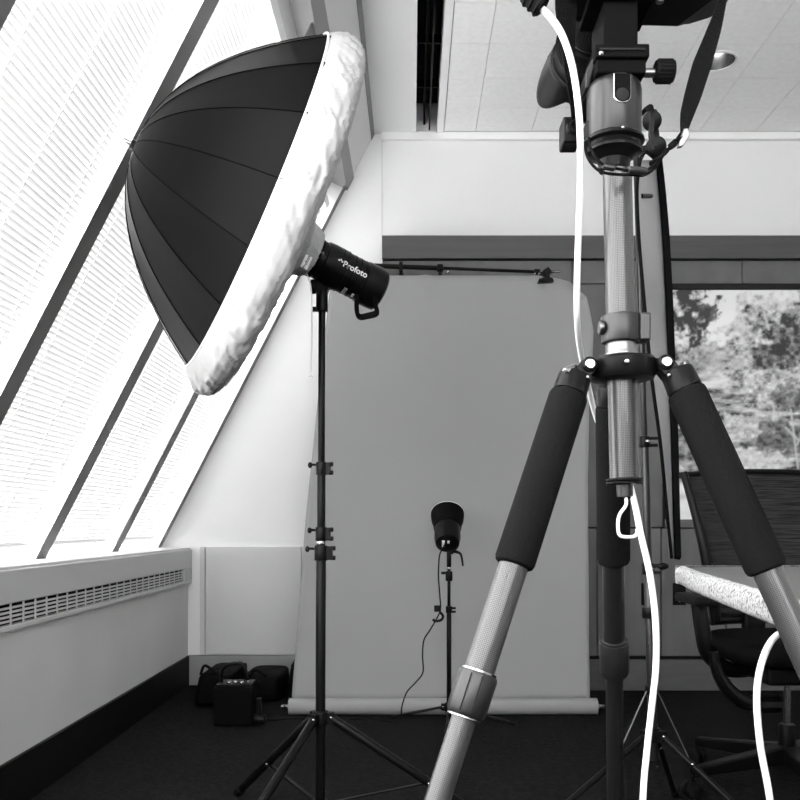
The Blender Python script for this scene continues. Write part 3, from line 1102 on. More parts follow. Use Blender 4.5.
# crossbar and its hidden stand
yb_ = 4.40
bar = thing('crossbar', P(470, 268, yb_), 'thin black telescopic crossbar over the top edge of the paper backdrop', 'crossbar')
zc = zpy(268.5, yb_)
MB().rcyl(P(335, 264.5, yb_), P(440, 268, yb_), .0125, .001).build('thick_tube', 'anod', bar)
MB().rcyl(P(440, 268, yb_), P(540, 272, yb_), .0085, .001).build('thin_tube', 'anod', bar)
MB().cyl(P(540, 272, yb_), P(560, 272, yb_), .0045, n=10).build('spigot', 'chrome', bar)
cc = MB().rcyl(P(437, 268, yb_), P(443, 268, yb_), .021, .002).box(P(440, 274, yb_), (.02, .02, .02)).build('tube_clamp', 'black', bar)
MB().sph(P(448, 272, yb_ - .02), .009, 10).build('screw', 'chrome', cc)
MB().rcyl(P(534, 272, yb_), P(540, 272, yb_), .016, .002).build('end_collar', 'anod', bar)
for q in (535, 539):
    MB().sph(P(q, 274, yb_ - .02), .0065, 8).build('screw', 'chrome', bar)
cl = thing('spring_clamp', P(546, 276, yb_), 'black spring clamp gripping the paper at the right end of the crossbar', 'clamp')
MB().prism([P(538.5, 281.5, yb_ - .070), P(554, 281.5, yb_ - .070), P(553, 278, yb_ - .070), P(550, 277, yb_ - .070), P(549.5, 272, yb_ - .070), P(552, 271, yb_ - .070), P(548.5, 266.5, yb_ - .070), P(543, 270, yb_ - .070), P(545, 277, yb_ - .070), P(539, 278.5, yb_ - .070)], (0, .085, 0)).build('jaws', 'black', cl, smooth=False, bevel=.002)
MB().cyl(P(546, 275, yb_ - .045), P(546, 275, yb_ + .02), .008, n=12).build('spring_pin', 'anod', cl)
xs = (401 - 412) * 4.44 / F
stand('black stand behind the paper backdrop with only its head showing over the paper', (xs, 4.44, 0), (xs, 4.44, zpy(264, 4.44)),
      [(.02, 1.2, .014), (1.15, zpy(270, 4.44), .011)], .3, [(xs - .35, 4.36, 0), (xs + .35, 4.36, 0), (xs, 4.25, 0)], .5, .12, name='backdrop_stand', rleg=.008)
MB().bb(xs - .009, xs + .009, 4.38, 4.44, zpy(273, 4.4), zpy(262.5, 4.4)).build('stand_head', 'black', bpy.data.objects['backdrop_stand'], smooth=False, bevel=.002)

# ------------------------------------------------------------------ battery pack and bags on the floor
bp0 = PF(237, 727)
bx0, bx1 = PF(213, 727).x, PF(252, 727).x
bt_ = thing('battery_pack', bp0, 'black box battery pack with bright fittings on top, in front of the bags', 'battery pack')
zt = zpy(687, 3.73)
MB().bb(bx0, bx1, 3.73, 3.88, .002, zt).build('case', 'blackm', bt_, smooth=False, bevel=.008)
MB().bb(bx0 + .01, bx1 - .01, 3.74, 3.87, zt, zt + .008).build('control_panel', 'black', bt_, smooth=False, bevel=.002)
for k in range(4):
    MB().rcyl((bx0 + .062 + k * .028, 3.76, zt + .006), (bx0 + .062 + k * .028, 3.76, zt + .018 + .004 * (k % 2)), .010, .003, 14).build('connector', 'chrome' if k < 3 else 'steel', bt_)
MB().tube([(bx0 + .02, 3.80, zt), (bx0 + .03, 3.80, zt + .07), (bx1 - .06, 3.80, zt + .09), (bx1 - .03, 3.80, zt + .01)], .008, 8).build('handle', 'black', bt_)
MB().bb(bx1 + .016, bx1 + .038, 3.74, 3.76, .015, zpy(698, 3.75)).build('side_grip', 'black', bt_, smooth=False, bevel=.004)
MB().rcyl((bx1 + .004, 3.75, .03), (bx1 + .055, 3.75, .028), .022, .006, 16).build('side_plug', 'black', bt_)
cb = [PF(262, 719), PF(270, 721), PF(283, 720), PF(295, 719), PF(305, 720), PF(312, 721)]
for q in cb:
    q.z = .005
tag(MB().tube(cb, .004, 6).build('flash_lead', 'rubber'), 'thin black lead running over the carpet from the battery pack past the roll end', 'cable')


def bag(label, x0, x1, y0, y1, h, seed, lean=0.0):
    t = thing('equipment_bag', ((x0 + x1) / 2, (y0 + y1) / 2, 0), label, 'bag')

    def fn(u_, v_):
        th = 2 * PI * u_
        ph = -PI / 2 + PI * v_
        ex = .32
        sg = lambda a, e: math.copysign(abs(a) ** e, a)
        cx_, sx_ = sg(math.cos(th), ex), sg(math.sin(th), ex)
        cz, sz = sg(math.cos(ph), ex), sg(math.sin(ph), ex)
        nn = 1 + .10 * (float(fbm(np.array(u_ * 6 + seed), np.array(v_ * 4 + seed), 3)) - .5) * math.sin(PI * min(1, max(0, u_ * 0 + 1)) / 2)
        return ((x0 + x1) / 2 + (x1 - x0) / 2 * cx_ * cz * nn + lean * (sz + 1) / 2, (y0 + y1) / 2 + (y1 - y0) / 2 * sx_ * cz, h / 2 * (1 + sz) * (1 if sz < 0 else nn) + .002)
    MB().grid(fn, 36, 18, closed_u=True).build('bag_body', 'blackm', t, angle=60)
    MB().tube([(x0 + .04, y0 + .03, h * .95), (x0 + (x1 - x0) * .35, y0 + .02, h * 1.22), (x0 + (x1 - x0) * .65, y0 + .03, h * .98)], .007, 8).build('bag_handle', 'webbing', t)
    return t


bag('black soft bag slumped against the left end of the wall baseboard', -1.055, -.875, 4.10, 4.50, .165, 1, .03)
bag('low long black bag lying behind the battery pack', -.845, -.650, 4.22, 4.60, .13, 5)
bag('black case partly behind the left edge of the paper backdrop', -.642, -.42, 4.28, 4.62, .175, 9, .03)

# ------------------------------------------------------------------ right-hand stand and silver reflector
Y3 = 2.4
b3 = V(((656 - 412) * Y3 / F, Y3, 0))
t3 = P(636, 150, Y3)
st3, at3 = stand('thin black stand with wire braces holding the narrow reflector, behind the camera tripod', b3, t3,
                 [(zpy(760, Y3), zpy(575, Y3), .0130), (zpy(580, Y3), zpy(442, Y3), .0112), (zpy(446, Y3), t3.z, .0085)],
                 zpy(735, Y3), [V((.20, 2.17, 0)), V((.985, 2.12, 0)), PF(675, 797)], .21, zpy(690, Y3), rleg=.0085, rbr=.0022, legdark='anod', braces=True, brace_mat='steel', tube_mat='gun')
for pyc, r_ in ((442, .011), (569, .013)):
    c = at3(zpy(pyc, Y3))
    cc = MB().rcyl(c + V((0, 0, -.016)), c + V((0, 0, .016)), r_ * 1.35, .003).box(c + V((.02, 0, .01)), (.03, .016, .008)).box(c + V((.02, 0, -.010)), (.03, .016, .008)).build('clamp_collar', 'black', st3)
    MB().sph(c + V((.004, -.018, 0)), .0065, 10).build('screw', 'chrome', cc)
c = at3(zpy(569, Y3))
MB().cyl(c + V((.015, -.005, .006)), c + V((.032, -.01, .012)), .004, n=8).sph(c + V((.038, -.012, .008)), .014, 12, (1.2, .5, .7)).build('wing_knob', 'black', st3)
MB().rcyl(at3(zpy(618, Y3)), at3(zpy(607, Y3)), .021, .003).build('slide_collar', 'black', st3)
# holder arm head
hh = MB().rcyl(P(650, 118, 2.36), P(656, 118, 2.36), .022, .004).rcyl(P(652, 121, 2.33), P(652, 121, 2.39), .026, .005).rcyl(P(656, 147, 2.33), P(656, 147, 2.39), .028, .005)
hh.beam(P(652, 121, 2.36), P(656, 147, 2.36), .022, .022).beam(P(636, 150, 2.4), P(656, 147, 2.38), .014, .014).beam(P(649, 106, 2.36), P(650, 120, 2.36), .012, .01)
hh.build('arm_clamp', 'black', st3, bevel=.001)
rf = thing('reflector_panel', P(664, 400, 2.35), 'long narrow silver reflector with a black rim seen edge-on, hanging right of the centre column', 'reflector')
Lp = [P(640, 160, 2.12), P(637, 190, 2.10), P(639, 240, 2.07), P(645, 310, 2.06), P(652, 380, 2.06), P(660, 440, 2.10), P(666, 500, 2.16), P(671.5, 558, 2.24)]
Rp = [P(656, 160, 2.44), P(659, 190, 2.48), P(663, 240, 2.52), P(666.5, 310, 2.52), P(669, 380, 2.50), P(671.5, 440, 2.46), P(673, 500, 2.40), P(675, 558, 2.30)]
LS, RS = spline(Lp, 5), spline(Rp, 5)


def refl(u_, v_):
    i = min(int(round(v_ * (len(LS) - 1))), len(LS) - 1)
    p = LS[i].lerp(RS[i], u_)
    return p + V((-.010 * math.sin(PI * u_), 0, 0))


MB().grid(refl, 10, len(LS) - 1).build('reflector_cloth', 'silver', rf, angle=180, solid=.002)
MB().tube(Lp, .0045, 8).build('near_rim', 'blackm', rf)
MB().ribbon([p + V((.004, -.012, 0)) for p in Rp], [.016, .018, .020, .021, .021, .020, .018, .014], .014, [(1, .1, 0)] * 8).build('far_rim', 'blackm', rf)
MB().tube([Lp[0], P(646, 152, 2.25), Rp[0]], .005, 8).build('top_rim', 'blackm', rf)
MB().cyl(P(641, 196, 2.2), P(651, 196, 2.3), .006, n=8).build('rim_peg', 'black', rf)

# ------------------------------------------------------------------ chair
CX, CY = 1.247, 2.86
ch = thing('office_chair', (CX, CY, 0), 'black office swivel chair with a mesh back, on the far side of the speckle-edged table', 'chair')


def back(u_, v_):
    x0 = .982 + .10 * (1 - v_) ** 1.0 * 1.0
    x1 = 2.59 - x0
    x = x0 + (x1 - x0) * u_
    z = .53 + (1.068 - .53) * v_ + .014 * math.sin(PI * u_) * v_ * 1.2
    y = 3.10 + .07 * math.sin(PI * u_) + .05 * v_ - .10 * math.sin(PI * v_) * .4
    return V((x, y, z))


MB().grid(back, 24, 20).build('mesh_back', 'cmesh', ch, angle=180, solid=.004)
mb = MB()
for fu in (0, 1):
    mb.tube([back(fu, v_ / 8) + V(((.012 if fu == 0 else -.012), -.004, 0)) for v_ in range(9)], lambda t: .020 - .006 * t, 10, 2)
mb.tube([back(u_ / 8, 1) + V((0, -.002, -.010)) for u_ in range(9)], .012, 10, 2)
mb.tube([back(u_ / 8, 0) for u_ in range(9)], .016, 10, 2)
mb.build('back_frame', 'black', ch)


def seat(u_, v_):
    th = 2 * PI * u_
    ph = -PI / 2 + PI * v_
    sg = lambda a, e: math.copysign(abs(a) ** e, a)
    return (CX + .25 * sg(math.cos(th), .5) * sg(math.cos(ph), .4), 2.83 + .24 * sg(math.sin(th), .5) * sg(math.cos(ph), .4), .475 + .045 * sg(math.sin(ph), .6))


MB().grid(seat, 40, 12, closed_u=True).build('seat', 'blackm', ch, angle=60)
MB().bb(CX - .13, CX + .12, 2.70, 3.02, .37, .43).bb(CX - .05, CX + .05, 2.99, 3.16, .38, .42).bb(CX - .04, CX + .04, 3.12, 3.16, .38, .60).build('tilt_mechanism', 'black', ch, smooth=False, bevel=.012)
for s_ in (-1, 1):
    ar = MB()
    x = CX + s_ * .30
    ar.tube([(CX + s_ * .10, 2.86, .40), (CX + s_ * .20, 2.85, .40), (CX + s_ * .272, 2.83, .455), (CX + s_ * .292, 2.83, .54), (CX + s_ * .300, 2.84, .62)], .026, 10)
    a_ = ar.build('arm_post', 'black', ch)
    MB().bb(x - .042, x + .042, 2.74, 2.98, .615, .645).build('arm_pad', 'rubber', a_, smooth=False, bevel=.012)
MB().tube([P(713, 652, 2.68), P(719, 675, 2.68), P(733, 694, 2.68), P(750, 703, 2.70), P(775, 704, 2.76)], lambda t: .016 + .014 * t, 10).build('lever', 'black', ch)
MB().cyl((CX, CY, .17), (CX, CY, .38), .0115, n=20).build('gas_piston', 'chrome', ch)
MB().rcyl((CX, CY, .085), (CX, CY, .215), .027, .004).build('gas_sleeve', 'black', ch)
for k in range(5):
    an = math.radians(195.5 + 72 * k)
    d = V((math.cos(an), math.sin(an), 0))
    s_ = d.cross(V((0, 0, 1)))
    e = V((CX, CY, 0)) + d * .362
    lg = MB()
    lg.prism([V((CX, CY, .155)) + s_ * .028, V((CX, CY, .155)) - s_ * .028, V((CX, CY, .085)) - s_ * .028, V((CX, CY, .085)) + s_ * .028], V((0, 0, 0)) + d * .001)
    a0_ = [V((CX, CY, .150)) + s_ * .028, V((CX, CY, .150)) - s_ * .028, V((CX, CY, .085)) - s_ * .026, V((CX, CY, .085)) + s_ * .026]
    a1_ = [e + V((0, 0, .098)) + s_ * .018, e + V((0, 0, .098)) - s_ * .018, e + V((0, 0, .068)) - s_ * .016, e + V((0, 0, .068)) + s_ * .016]
    lg = MB()
    lg.add(a0_ + a1_, [(0, 1, 2, 3), (7, 6, 5, 4), (0, 4, 5, 1), (1, 5, 6, 2), (2, 6, 7, 3), (3, 7, 4, 0)])
    lo_ = lg.build('base_leg', 'black', ch, smooth=False, bevel=.006)
    ct = MB()
    for q in (-1, 1):
        ct.rcyl(e + s_ * q * .006 + V((0, 0, .0275)), e + s_ * q * .026 + V((0, 0, .0275)), .027, .004, 24)
    ct.cyl(e + V((0, 0, .03)), e + V((0, 0, .075)), .007, n=10)
    ct.build('caster', 'rubber', lo_)

# ------------------------------------------------------------------ table
TZ = .782
tb = thing('work_table', (1.1, 1.5, 0), 'grey table with a rounded white speckled edge, in front of the office chair', 'table')
out = [P(672, 571, 1.93), P(676, 567.5, 1.98), P(690, 566, 1.995)]
pl = [(.590, 1.90), (.596, 1.94), (.612, 1.968), (.640, 1.985), (.70, 1.993), (1.7, 1.993), (1.7, 1.0), (.54, 1.0), (.50, 1.01), (.470, 1.06), (.483, 1.2), (.503, 1.35), (.524, 1.5), (.545, 1.65), (.570, 1.8)]
sm = [V((x, y, TZ)) for x, y in pl]
cen = V((1.15, 1.5, TZ))
inner = [p + V((.016 if p.x < .72 else (-.016 if p.x > 1.6 else 0), -.016 if p.y > 1.9 else (.016 if p.y < 1.1 else 0), 0)) for p in sm]
MB().prism([p + V((0, 0, -.030)) for p in inner][::-1], (0, 0, .030)).build('table_top', 'table', tb, smooth=False)
edge = []
for i, p in enumerate(sm):
    edge.append(p)
cl_ = edge + [edge[0]]
mb = MB()
pts = spline([sm[-2], sm[-1]] + sm + [sm[0]], 6)[12:]
m_ = len(pts)
sec = [(.020, .002), (.008, .002), (.002, -.002), (-.001, -.010), (-.001, -.026), (.002, -.033), (.009, -.038), (.030, -.038)]
for i in range(m_):
    a = (pts[min(i + 1, m_ - 1)] - pts[max(i - 1, 0)]).normalized()
    n_ = V((a.y, -a.x, 0))
    if (cen - pts[i]).dot(n_) < 0:
        n_ = -n_
    for d, h in sec:
        mb.v.append(pts[i] + n_ * d + V((0, 0, h)))
for i in range(m_ - 1):
    for j in range(len(sec) - 1):
        mb.f.append((i * 8 + j, i * 8 + j + 1, (i + 1) * 8 + j + 1, (i + 1) * 8 + j))
mb.build('speckled_edge', 'speck', tb, angle=80)
for x, y in ((1.5, 1.2), (1.5, 1.8), (1.25, 1.2), (1.25, 1.8)):
    MB().rcyl((x, y, 0), (x, y, .755), .02, .003).build('leg', 'black', tb)

# ------------------------------------------------------------------ camera tripod
YT_ = .95
tA = P(617, 170, YT_)
tB = P(624.5, 480, YT_)
tr_ = thing('camera_tripod', (.238, .95, 0), 'large carbon fibre camera tripod with black foam leg grips, nearest the lens', 'tripod')
cax = (tA - tB).normalized()


def col(py):
    t = (zpy(py, YT_) - tB.z) / (tA.z - tB.z)
    return tB + (tA - tB) * t


MB().lathe(col(480), col(172) - col(480), [(0, .0160), ((col(172) - col(480)).length, .0160)], 40).build('centre_column', 'carbon', tr_)
MB().rcyl(col(343), col(315.5), .0218, .002, 36).build('column_clamp', 'gun', tr_)
cc = bpy.data.objects['column_clamp']
MB().box(col(329) + V((.0235, -.004, 0)), (.012, .022, .0305)).build('clamp_jaw', 'gun', cc, smooth=False, bevel=.002)
MB().rcyl(col(329) + V((-.026, -.006, 0)), col(329) + V((-.020, -.006, 0)), .008, .002).build('clamp_bolt', 'steel', cc)
MB().rcyl(col(358), col(342), .0172, .001, 36).build('column_sleeve', 'steel', tr_)
sp = MB().lathe(col(381), cax, [(0, .030), (.0015, .0345), (.006, .0372), (.0215, .0372), (.0245, .0350), (.0255, .0185)], 48)
sp.build('spider_plate', 'anod', tr_)
for q in (355.6,):
    MB().lathe(col(q), cax, [(0, .0195), (.0018, .0195)], 36).build('sleeve_ring', 'steel', tr_)
MB().rcyl(P(627, 361.5, .913), P(627, 361.5, .909), .0028, .0008, 14).build('plate_screw', 'chrome', tr_)
MB().lathe(col(484.5), cax, [(0, .0172), (.001, .0200), (.0028, .0200), (.0036, .0175), (.0046, .0200), (.0062, .0200), (.0072, .0165)], 36).build('column_stop', 'anod', tr_)
MB().lathe(col(497), cax, [(0, .0075), (.0005, .0088), (.0135, .0090)], 18).build('column_nut', 'gun', tr_)
MB().lathe(col(501), cax, [(0, .004), (.0045, .0075)], 16).build('hook_boss', 'black', tr_)
hk = [P(626, 497, .945), P(626, 505, .945), P(620, 514, .945), P(618, 522, .943), P(618.5, 532, .942), P(621.5, 536.3, .941), P(630, 537, .940), P(635, 536, .940), P(636.8, 533, .940), P(637, 529, .940)]
MB().tube(hk, .0019, 10, 5).build('weight_hook', 'white', tr_)


def tripod_leg(A, B, ys, rg, rt, dark=False, bolt=None):
    """ys: picture heights of grip top, grip end, clamp start, clamp end"""
    A, B = V(A), V(B)

    def at(py):
        lo, hi = -.05, 1.0
        for _ in range(40):
            t = (lo + hi) / 2
            p = A.lerp(B, t)
            y = 524 + (CAM_Z - p.z) * F / p.y
            if y < py:
                lo = t
            else:
                hi = t
        return A.lerp(B, t)
    c = 'carbon_shade' if dark else 'carbon'  # dark picks the shaded copy of the tubes
    d = (B - A).normalized()
    lg = MB().cyl(A + d * .01, at(ys[2] + 4), rt, n=36).build('leg', c, tr_)
    MB().lathe(A - d * .004, d, [(0, .010), (.003, .0165), (.006, .0178), ((at(ys[0]) - A).length, .0185), ((at(ys[0]) - A).length + .003, .0185)], 32).build('leg_shoulder', 'anod', lg)
    g0, g1 = at(ys[0]), at(ys[1])
    L = (g1 - g0).length
    MB().lathe(g0, d, [(0, rg - .004), (.0015, rg - .001), (.005, rg), (L - .006, rg + .0004), (L - .002, rg - .001), (L, rg - .004)], 40).build('foam_grip', 'foam', lg)
    c0, c1 = at(ys[2]), at(ys[3])
    L = (c1 - c0).length
    n = 40
    cm = MB().lathe(c0, d, [(0, rt + .001), (.0005, rt + .0042), (.004, rt + .0052), (L - .005, rt + .0050), (L - .001, rt + .003), (L, rt - .002)], n)
    cl = cm.build('leg_clamp', 'gun', lg)
    MB().lathe(c0 - d * .003, d, [(0, rt + .001), (.0008, rt + .0028), (.0028, rt + .0028), (.0032, rt + .001)], 40).build('clamp_ring', 'chrome' if not dark else 'gun', lg)
    if not dark:
        MB().lathe(c1 - d * .0005, d, [(0, rt - .003), (.0008, rt + .0028), (.0024, rt + .0028), (.0030, rt - .001)], 40).build('clamp_ring', 'chrome', lg)
        f = facing(d, c0)
        sdv = d.cross(f)
        for q in (-.25, .32):
            MB().beam(c0 + d * .003 + (f * math.cos(q) + sdv * math.sin(q)) * (rt + .0054), c1 - d * .004 + (f * math.cos(q) + sdv * math.sin(q)) * (rt + .0054), .0012, .0012, f).build('clamp_ridge', 'anod', cl, smooth=False)
    low = A.lerp(B, .70)
    MB().cyl(c1 - d * .002, low, rt - .0026, n=36).build('lower_tube', c, lg)
    MB().rcyl(low - d * .02, low + d * .022, rt + .002, .003, 32).build('lower_clamp', 'gun', lg)
    MB().cyl(low, B - d * .03, rt - .0052, n=28).build('bottom_tube', c, lg)
    MB().rcyl(B - d * .035, B - d * .004, rt - .001, .005, 24).build('rubber_foot', 'rubber', lg)
    return lg, at


lgL, atL = tripod_leg(P(575, 376, .93), V((-.188, .70, .012)), (394, 566, 673, 716), .0208, .0152)
lgR, atR = tripod_leg(P(677, 372, .93), V((.671, .71, .012)), (391, 571, 730, 775), .0208, .0152)
lgB, atB = tripod_leg(P(612.5, 386, 1.01), V((.338, 1.42, .012)), (405, 563, 641, 675), .0202, .0142, dark=True)
# hinges
for bpx, bpy_, s_ in ((589, 363, -1), (665, 361, 1)):
    hi = MB()
    c = P(bpx, bpy_ + 2, .925)
    hi.rcyl(c + V((0, -.006, 0)), c + V((0, .020, 0)), .0085, .002, 24)
    hi.beam(c + V((0, .008, 0)), c + V((s_ * .012, .006, -.016)), .018, .022, (0, 1, 0))
    hi.beam(c + V((0, .012, 0)), c + V((-s_ * .014, .02, 0)), .014, .014, (0, 1, 0))
    h = hi.build('hinge', 'anod', tr_, bevel=.0012)
    MB().lathe(c + V((0, -.006, 0)), (0, -1, 0), [(0, .0056), (.002, .0056), (.003, .0046), (.003, .0025), (.001, .0022), (.001, 0)], 24, cap=False).build('hinge_bolt', 'chrome', h)
    MB().sph(c + V((s_ * .003 if s_ < 0 else .002, -.008, -.0145)), .0026, 12).build('hinge_pin', 'chrome', h)
MB().rcyl(P(575, 367, .925), P(565, 372, .915), .0042, .001, 14).build('angle_lever', 'chrome', tr_)
MB().rcyl(P(682, 366, .925), P(688, 363, .918), .004, .001, 14).build('angle_lever', 'steel', tr_)
MB().beam(col(368) + V((0, .03, 0)), P(613, 385, 1.01), .022, .02, (0, 1, 0)).build('rear_hinge', 'anod', tr_, smooth=False, bevel=.002)

# ball head
hc = P(614, 140, YT_)
BHX = hc.x
zt_ = zpy(84, YT_)
bh = MB().lathe((BHX, YT_, hc.z), (0, 0, 1), [(0, .0290), (.0012, .0298), (zt_ - hc.z - .010, .0298), (zt_ - hc.z - .004, .0285), (zt_ - hc.z, .0250), (zt_ - hc.z, .018)], 48).build('ball_head', 'gun', tr_)
# socket slot on the camera side: dark patch painted for its shade, bright lip
nx_ = BHX + .0020
yf = YT_ - .0298


def cylp(px_, z, r=.0301):
    a = (px_ - BHX) / r
    return V((px_, YT_ - r * math.sqrt(max(0, 1 - a * a)), z))


zn = zpy(94, .92)
lip = [cylp(nx_ - .0088, zt_ - .004)] + [cylp(nx_ - .0088, zn)] + [cylp(nx_ - .0088 * math.cos(q * PI / 8), zn - .0088 * math.sin(q * PI / 8)) for q in range(1, 8)] + [cylp(nx_ + .0088, zn), cylp(nx_ + .0088, zt_ - .004)]
MB().tube(lip, .0009, 8, 2).build('notch_lip', 'chrome', bh)
fill = [p + V((0, -.0001, 0)) for p in lip]
MB().prism([V((p.x, yf - .0001, p.z)) for p in lip], (0, .01, 0)).build('notch_shade', 'blackm', bh, smooth=False)
MB().rcyl((nx_, yf - .0008, zn), (nx_, yf + .004, zn), .0070, .0008, 24).build('notch_socket', 'dark', bh)
MB().lathe((BHX, YT_, hc.z), (0, 0, -1), [(-.001, .0305), (.001, .0325), (.004, .0330), (.006, .0310), (.0065, .0290), (.010, .0275), (.0125, .0300), (.0155, .0300), (.018, .024), (.024, .018), (.034, .0165)], 48).build('panning_base', 'anod', bh)
MB().sph((BHX + .002, YT_ - .0322, hc.z - .001), .0020, 10).build('index_dot', 'chrome', bh)
kb = P(589, 132, YT_)
MB().rcyl(kb + V((-.002, -.005, 0)), kb + V((.01, 0, 0)), .012, .002).build('side_knob', 'rubber', bh)
# stem and quick-release clamp
MB().cyl((BHX + .0015, YT_ - .002, zt_ - .004), (BHX + .0015, YT_ - .002, zt_ + .016), .0105, n=24).build('ball_stem', 'steel', bh)
zc0, zc1 = zpy(78, .93), zpy(48, .93)
qa = V((BHX + .002, .955, 0))
MB().bb(qa.x - .027, qa.x + .027, .925, .985, zc0 + .003, zc0 + .018).build('clamp_base', 'blackm', bh, smooth=False, bevel=.002)
cj = MB().bb(qa.x - .0285, qa.x + .0295, .921, .987, zc0 + .018, zc1).build('clamp_jaws', 'blackm', bh, smooth=False, bevel=.0015)
MB().bb(qa.x - .024, qa.x + .024, .9195, .9215, zc0 + .025, zc0 + .027).build('jaw_groove', 'dark', cj, smooth=False)
MB().sph((qa.x - .0225, .9205, zc0 + .0215), .0030, 10).build('level_bubble', 'chrome', cj)
MB().cyl(P(634, 73, .94), P(658, 73, .94), .0048, n=16).build('knob_shaft', 'steel', bh)
kn = MB()
k0 = P(654.5, 71.5, .94)
for q in range(1):
    kn.rcyl(k0, k0 + V((.0215, 0, 0)), .0118, .0025, 40)
for q in range(20):
    an = 2 * PI * q / 20
    kn.cyl(k0 + V((.003, .0117 * math.cos(an), .0117 * math.sin(an))), k0 + V((.0185, .0117 * math.cos(an), .0117 * math.sin(an))), .0011, n=6)
kn.build('clamp_knob', 'rubber', bh)
# strap loop round the base of the head
loop = [P(588, 145, .925), P(590, 158, .915), P(600, 168, .91), P(615, 171, .91), P(632, 170, .915), P(644, 160, .925), P(652, 152, .93)]

# ------------------------------------------------------------------ camera on the tripod
cz = 1.452
cb_ = thing('dslr_camera', (.262, .945, cz - .03), 'black DSLR camera seen from below, on top of the carbon tripod', 'camera')
mb = MB()
out_ = [(.168, .905), (.168, .972), (.20, .982), (.30, .982), (.318, .990), (.345, .992), (.356, .975), (.358, .92), (.345, .905)]
lo_ = [V((x, y, cz - .004 + (.020 * max(0, (x - .30) / .06) ** 1.3))) for x, y in out_]
hi_ = [V((x, y, cz + .105)) for x, y in out_]
n = len(lo_)
mb.add(lo_ + hi_, [tuple(range(n)), tuple(range(2 * n - 1, n - 1, -1))] + [(i, n + i, n + (i + 1) % n, (i + 1) % n) for i in range(n)])
mb.build('camera_body', 'black', cb_, smooth=False, bevel=.006)
MB().bb(.215, .30, .91, .975, cz + .10, cz + .135).build('viewfinder_hump', 'black', cb_, smooth=False, bevel=.012)
MB().bb(.206, .243, .925, .985, zc1 + .0005, cz - .003).build('tripod_foot', 'blackm', cb_, smooth=False, bevel=.001)
MB().bb(.190, .260, .915, .983, cz - .010, cz - .003).build('base_plate', 'blackm', cb_, smooth=False, bevel=.0015)
MB().rcyl((.268, .93, cz - .0085), (.268, .93, cz - .002), .0042, .001).build('plate_screw', 'steel', cb_)
# L-plate flange beside the clamp
MB().prism([P(598, 47, .93), P(600, 48, .93), P(589, 88, .945), P(585.5, 88, .945), P(586, 72, .94)], (0, .03, 0)).build('side_plate', 'gun', cb_, smooth=False, bevel=.001)
# lens
lo0 = V((.221, .980, 1.492))
ld_ = (P(579, 76, 1.15) - lo0).normalized()
ln = MB().lathe(lo0, ld_, [(0, .030), (.0, .034), (.012, .036), (.022, .0375), (.024, .0385), (.060, .0385), (.062, .0365), (.072, .0365), (.074, .0400), (.112, .0405), (.114, .0385), (.150, .0395), (.152, .034)], 56).build('lens_barrel', 'black', cb_)
for s0, s1, r in ((.027, .057, .0386), (.077, .109, .0406)):
    mb = MB()
    a_, u_, k_ = frame(ld_)
    for q in range(72):
        an = 2 * PI * q / 72
        rd = u_ * math.cos(an) + k_ * math.sin(an)
        mb.cyl(lo0 + ld_ * s0 + rd * r, lo0 + ld_ * s1 + rd * r, .0007, n=4)
    mb.build('grip_ring', 'rubber', ln)
MB().lathe(lo0 + ld_ * .0655, ld_, [(0, .0363), (.0005, .0368), (.0015, .0368), (.002, .0363)], 48, cap=False).build('lens_ring', 'steel', ln)
# petal hood
mb = MB()
a_, u_, k_ = frame(ld_)
nh = 72


def hood(u0, v0):
    an = 2 * PI * u0
    L = .022 + .040 * (.5 + .5 * math.cos(4 * (an - math.radians(203)))) ** .7
    r = .0415 + (.0130) * v0 * (L / .06)
    return lo0 + ld_ * (.136 + L * v0) + (u_ * math.cos(an) + k_ * math.sin(an)) * r


mb.grid(hood, nh, 8, closed_u=True)
mb.build('lens_hood', 'anod', cb_, angle=60, solid=.0022)
MB().lathe(lo0 + ld_ * .134, ld_, [(0, .0400), (.001, .0430), (.007, .0430), (.008, .0400)], 48, cap=False).build('hood_collar', 'black', cb_)
MB().lathe(lo0 + ld_ * .145, ld_, [(0, 0), (.003, .012), (.001, .033)], 40, cap=False).build('front_glass', 'anod', cb_)
# flash bracket cylinder hanging at the left
cyl0 = P(562.5, 134, 1.02)
MB().rcyl(cyl0 + V((0, 0, 0)), P(578, 134, 1.02), .0165, .003, 28).bb(P(561, 0, 1.02).x, P(578, 0, 1.02).x, 1.005, 1.035, zpy(148, 1.02), zpy(122, 1.02)).build('strap_buckle_block', 'black', cb_, bevel=.003)
# strap left
MB().ribbon([P(567, -30, .93), P(566, 10, .935), P(568, 45, .945), P(571, 75, .96), P(575, 100, .98), P(576, 122, 1.0)],
            [.026, .025, .018, .014, .013, .010], .002, [(1, .3, 0), (1, .3, 0), (1, .5, 0), (1, .6, 0), (1, .6, 0), (1, .4, 0)]).build('left_strap', 'webbing', cb_)
MB().tube([P(576, 118, .995), P(571, 125, 1.0), P(575, 131, 1.0), P(581, 126, 1.0)], .0022, 6).build('strap_end', 'webbing', cb_)
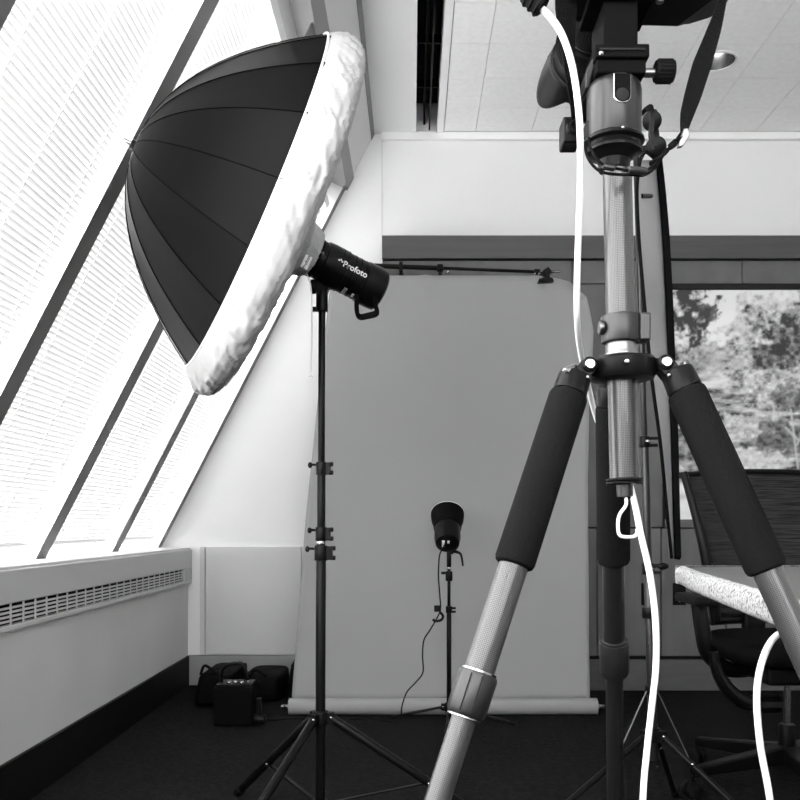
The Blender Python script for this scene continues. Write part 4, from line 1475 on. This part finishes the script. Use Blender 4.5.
# strap right, wide webbing then thin cord down to the head
MB().ribbon([P(731, -25, .93), P(723, 0, .93), P(714, 30, .935), P(702, 65, .94), P(693, 95, .94), P(687, 115, .94), P(684, 131, .94)],
            [.0055, .008, .0150, .0205, .0185, .0145, .008], .0022, [(1, 0, -.2)] * 7).build('right_strap', 'webbing', cb_)
MB().prism([P(684, 128, .937), P(689, 128, .937), P(690, 136, .937), P(683, 146, .937), P(678, 147, .937), P(680, 139, .937)], (0, .006, 0)).build('strap_slider', 'steel', cb_, smooth=False, bevel=.001)
MB().ribbon([P(685, 131, .942), P(678, 140, .94), P(668, 149, .94), P(660, 158, .938), P(650, 164, .935)], [.0075, .0075, .006, .005, .004], .003, [(1, 0, 1)] * 5).build('strap_tail', 'webbing', cb_)
MB().tube([P(663, 153, .94), P(655, 164, .935), P(645, 171, .925), P(635, 172, .915), P(625, 170, .908), P(606, 166, .905), P(596, 158, .907), P(590, 147, .912), P(589, 138, .92)], .0016, 8).build('strap_cord', 'webbing', cb_)
MB().tube([P(663, 156, .94), P(655, 168, .935), P(644, 175, .925), P(634, 175, .915), P(612, 174, .906), P(598, 170, .906), P(588, 158, .91), P(584, 142, .92)], .0016, 8).build('strap_cord', 'webbing', cb_)
MB().rcyl(P(603, 166.5, .904), P(615, 168.5, .904), .0033, .001).rcyl(P(628, 170, .908), P(646, 171.5, .914), .0042, .001).build('cord_clip', 'gun', cb_)
MB().ribbon([P(643, 112, .97), P(650, 108, .98), P(652, 118, .98), P(651, 135, .98), P(655, 148, .98)], [.008] * 5, .004, [(0, 1, 0)] * 5).build('strap_lug', 'black', cb_)

# ------------------------------------------------------------------ tether cables
pc_ = thing('tether_plug', P(533, 3, .90), 'black tether plug at the top edge where the white cable enters the camera', 'plug')
MB().rcyl(P(526, -8, .90), P(543, 8, .90), .0105, .002).build('plug_body', 'rubber', pc_)
for q in (.2, .5, .8):
    a, b = P(524, -3, .90), P(541, 11, .90)
    MB().rcyl(P(526, -8, .90).lerp(P(543, 8, .90), q), P(526, -8, .90).lerp(P(543, 8, .90), q + .1), .0122, .001).build('plug_ridge', 'rubber', pc_)
c1 = [P(540, 7, .90), P(552, 19, .90), P(563, 37, .90), P(572, 65, .90), P(577, 95, .905), P(580, 130, .91), P(580.5, 180, .93), P(578, 250, .96), P(577, 310, .98), P(580, 348, 1.04), P(588, 385, 1.12),
      P(597, 420, 1.20), P(612, 455, 1.25), P(628, 480, 1.18), P(634, 500, 1.02), P(641, 535, .98), P(650, 575, .97), P(655.5, 620, .97), P(656, 665, .97), P(652, 705, .97), P(647, 750, .97), P(643, 800, .97), P(641, 900, .98), P(640, 1100, 1.0), P(640, 1270, 1.01)]
c1[-1].z = .005
c1.append(c1[-1] + V((.05, .15, 0)))
c1.append(c1[-1] + V((.15, .25, 0)))
tag(MB().tube(c1, .0037, 12, 6).build('tether_cable', 'white'), 'long white tether cable hanging from the camera past the tripod column to the floor', 'cable')
c2_ = [P(800, 634, 1.16), P(788, 633, 1.13), P(776, 636, 1.10), P(765, 653, 1.08), P(758, 680, 1.07), P(757, 710, 1.07), P(761, 750, 1.07), P(770, 800, 1.07), P(778, 880, 1.08), P(782, 1000, 1.09), P(783, 1200, 1.10)]
c2_[-1].z = .005
c2_[0].z = c2_[0].z
c2_.append(c2_[-1] + V((.2, .1, 0)))
tag(MB().tube(c2_, .0043, 12, 6).build('table_cable', 'white'), 'white cable hanging in an arc from under the speckle-edged table at the right', 'cable')
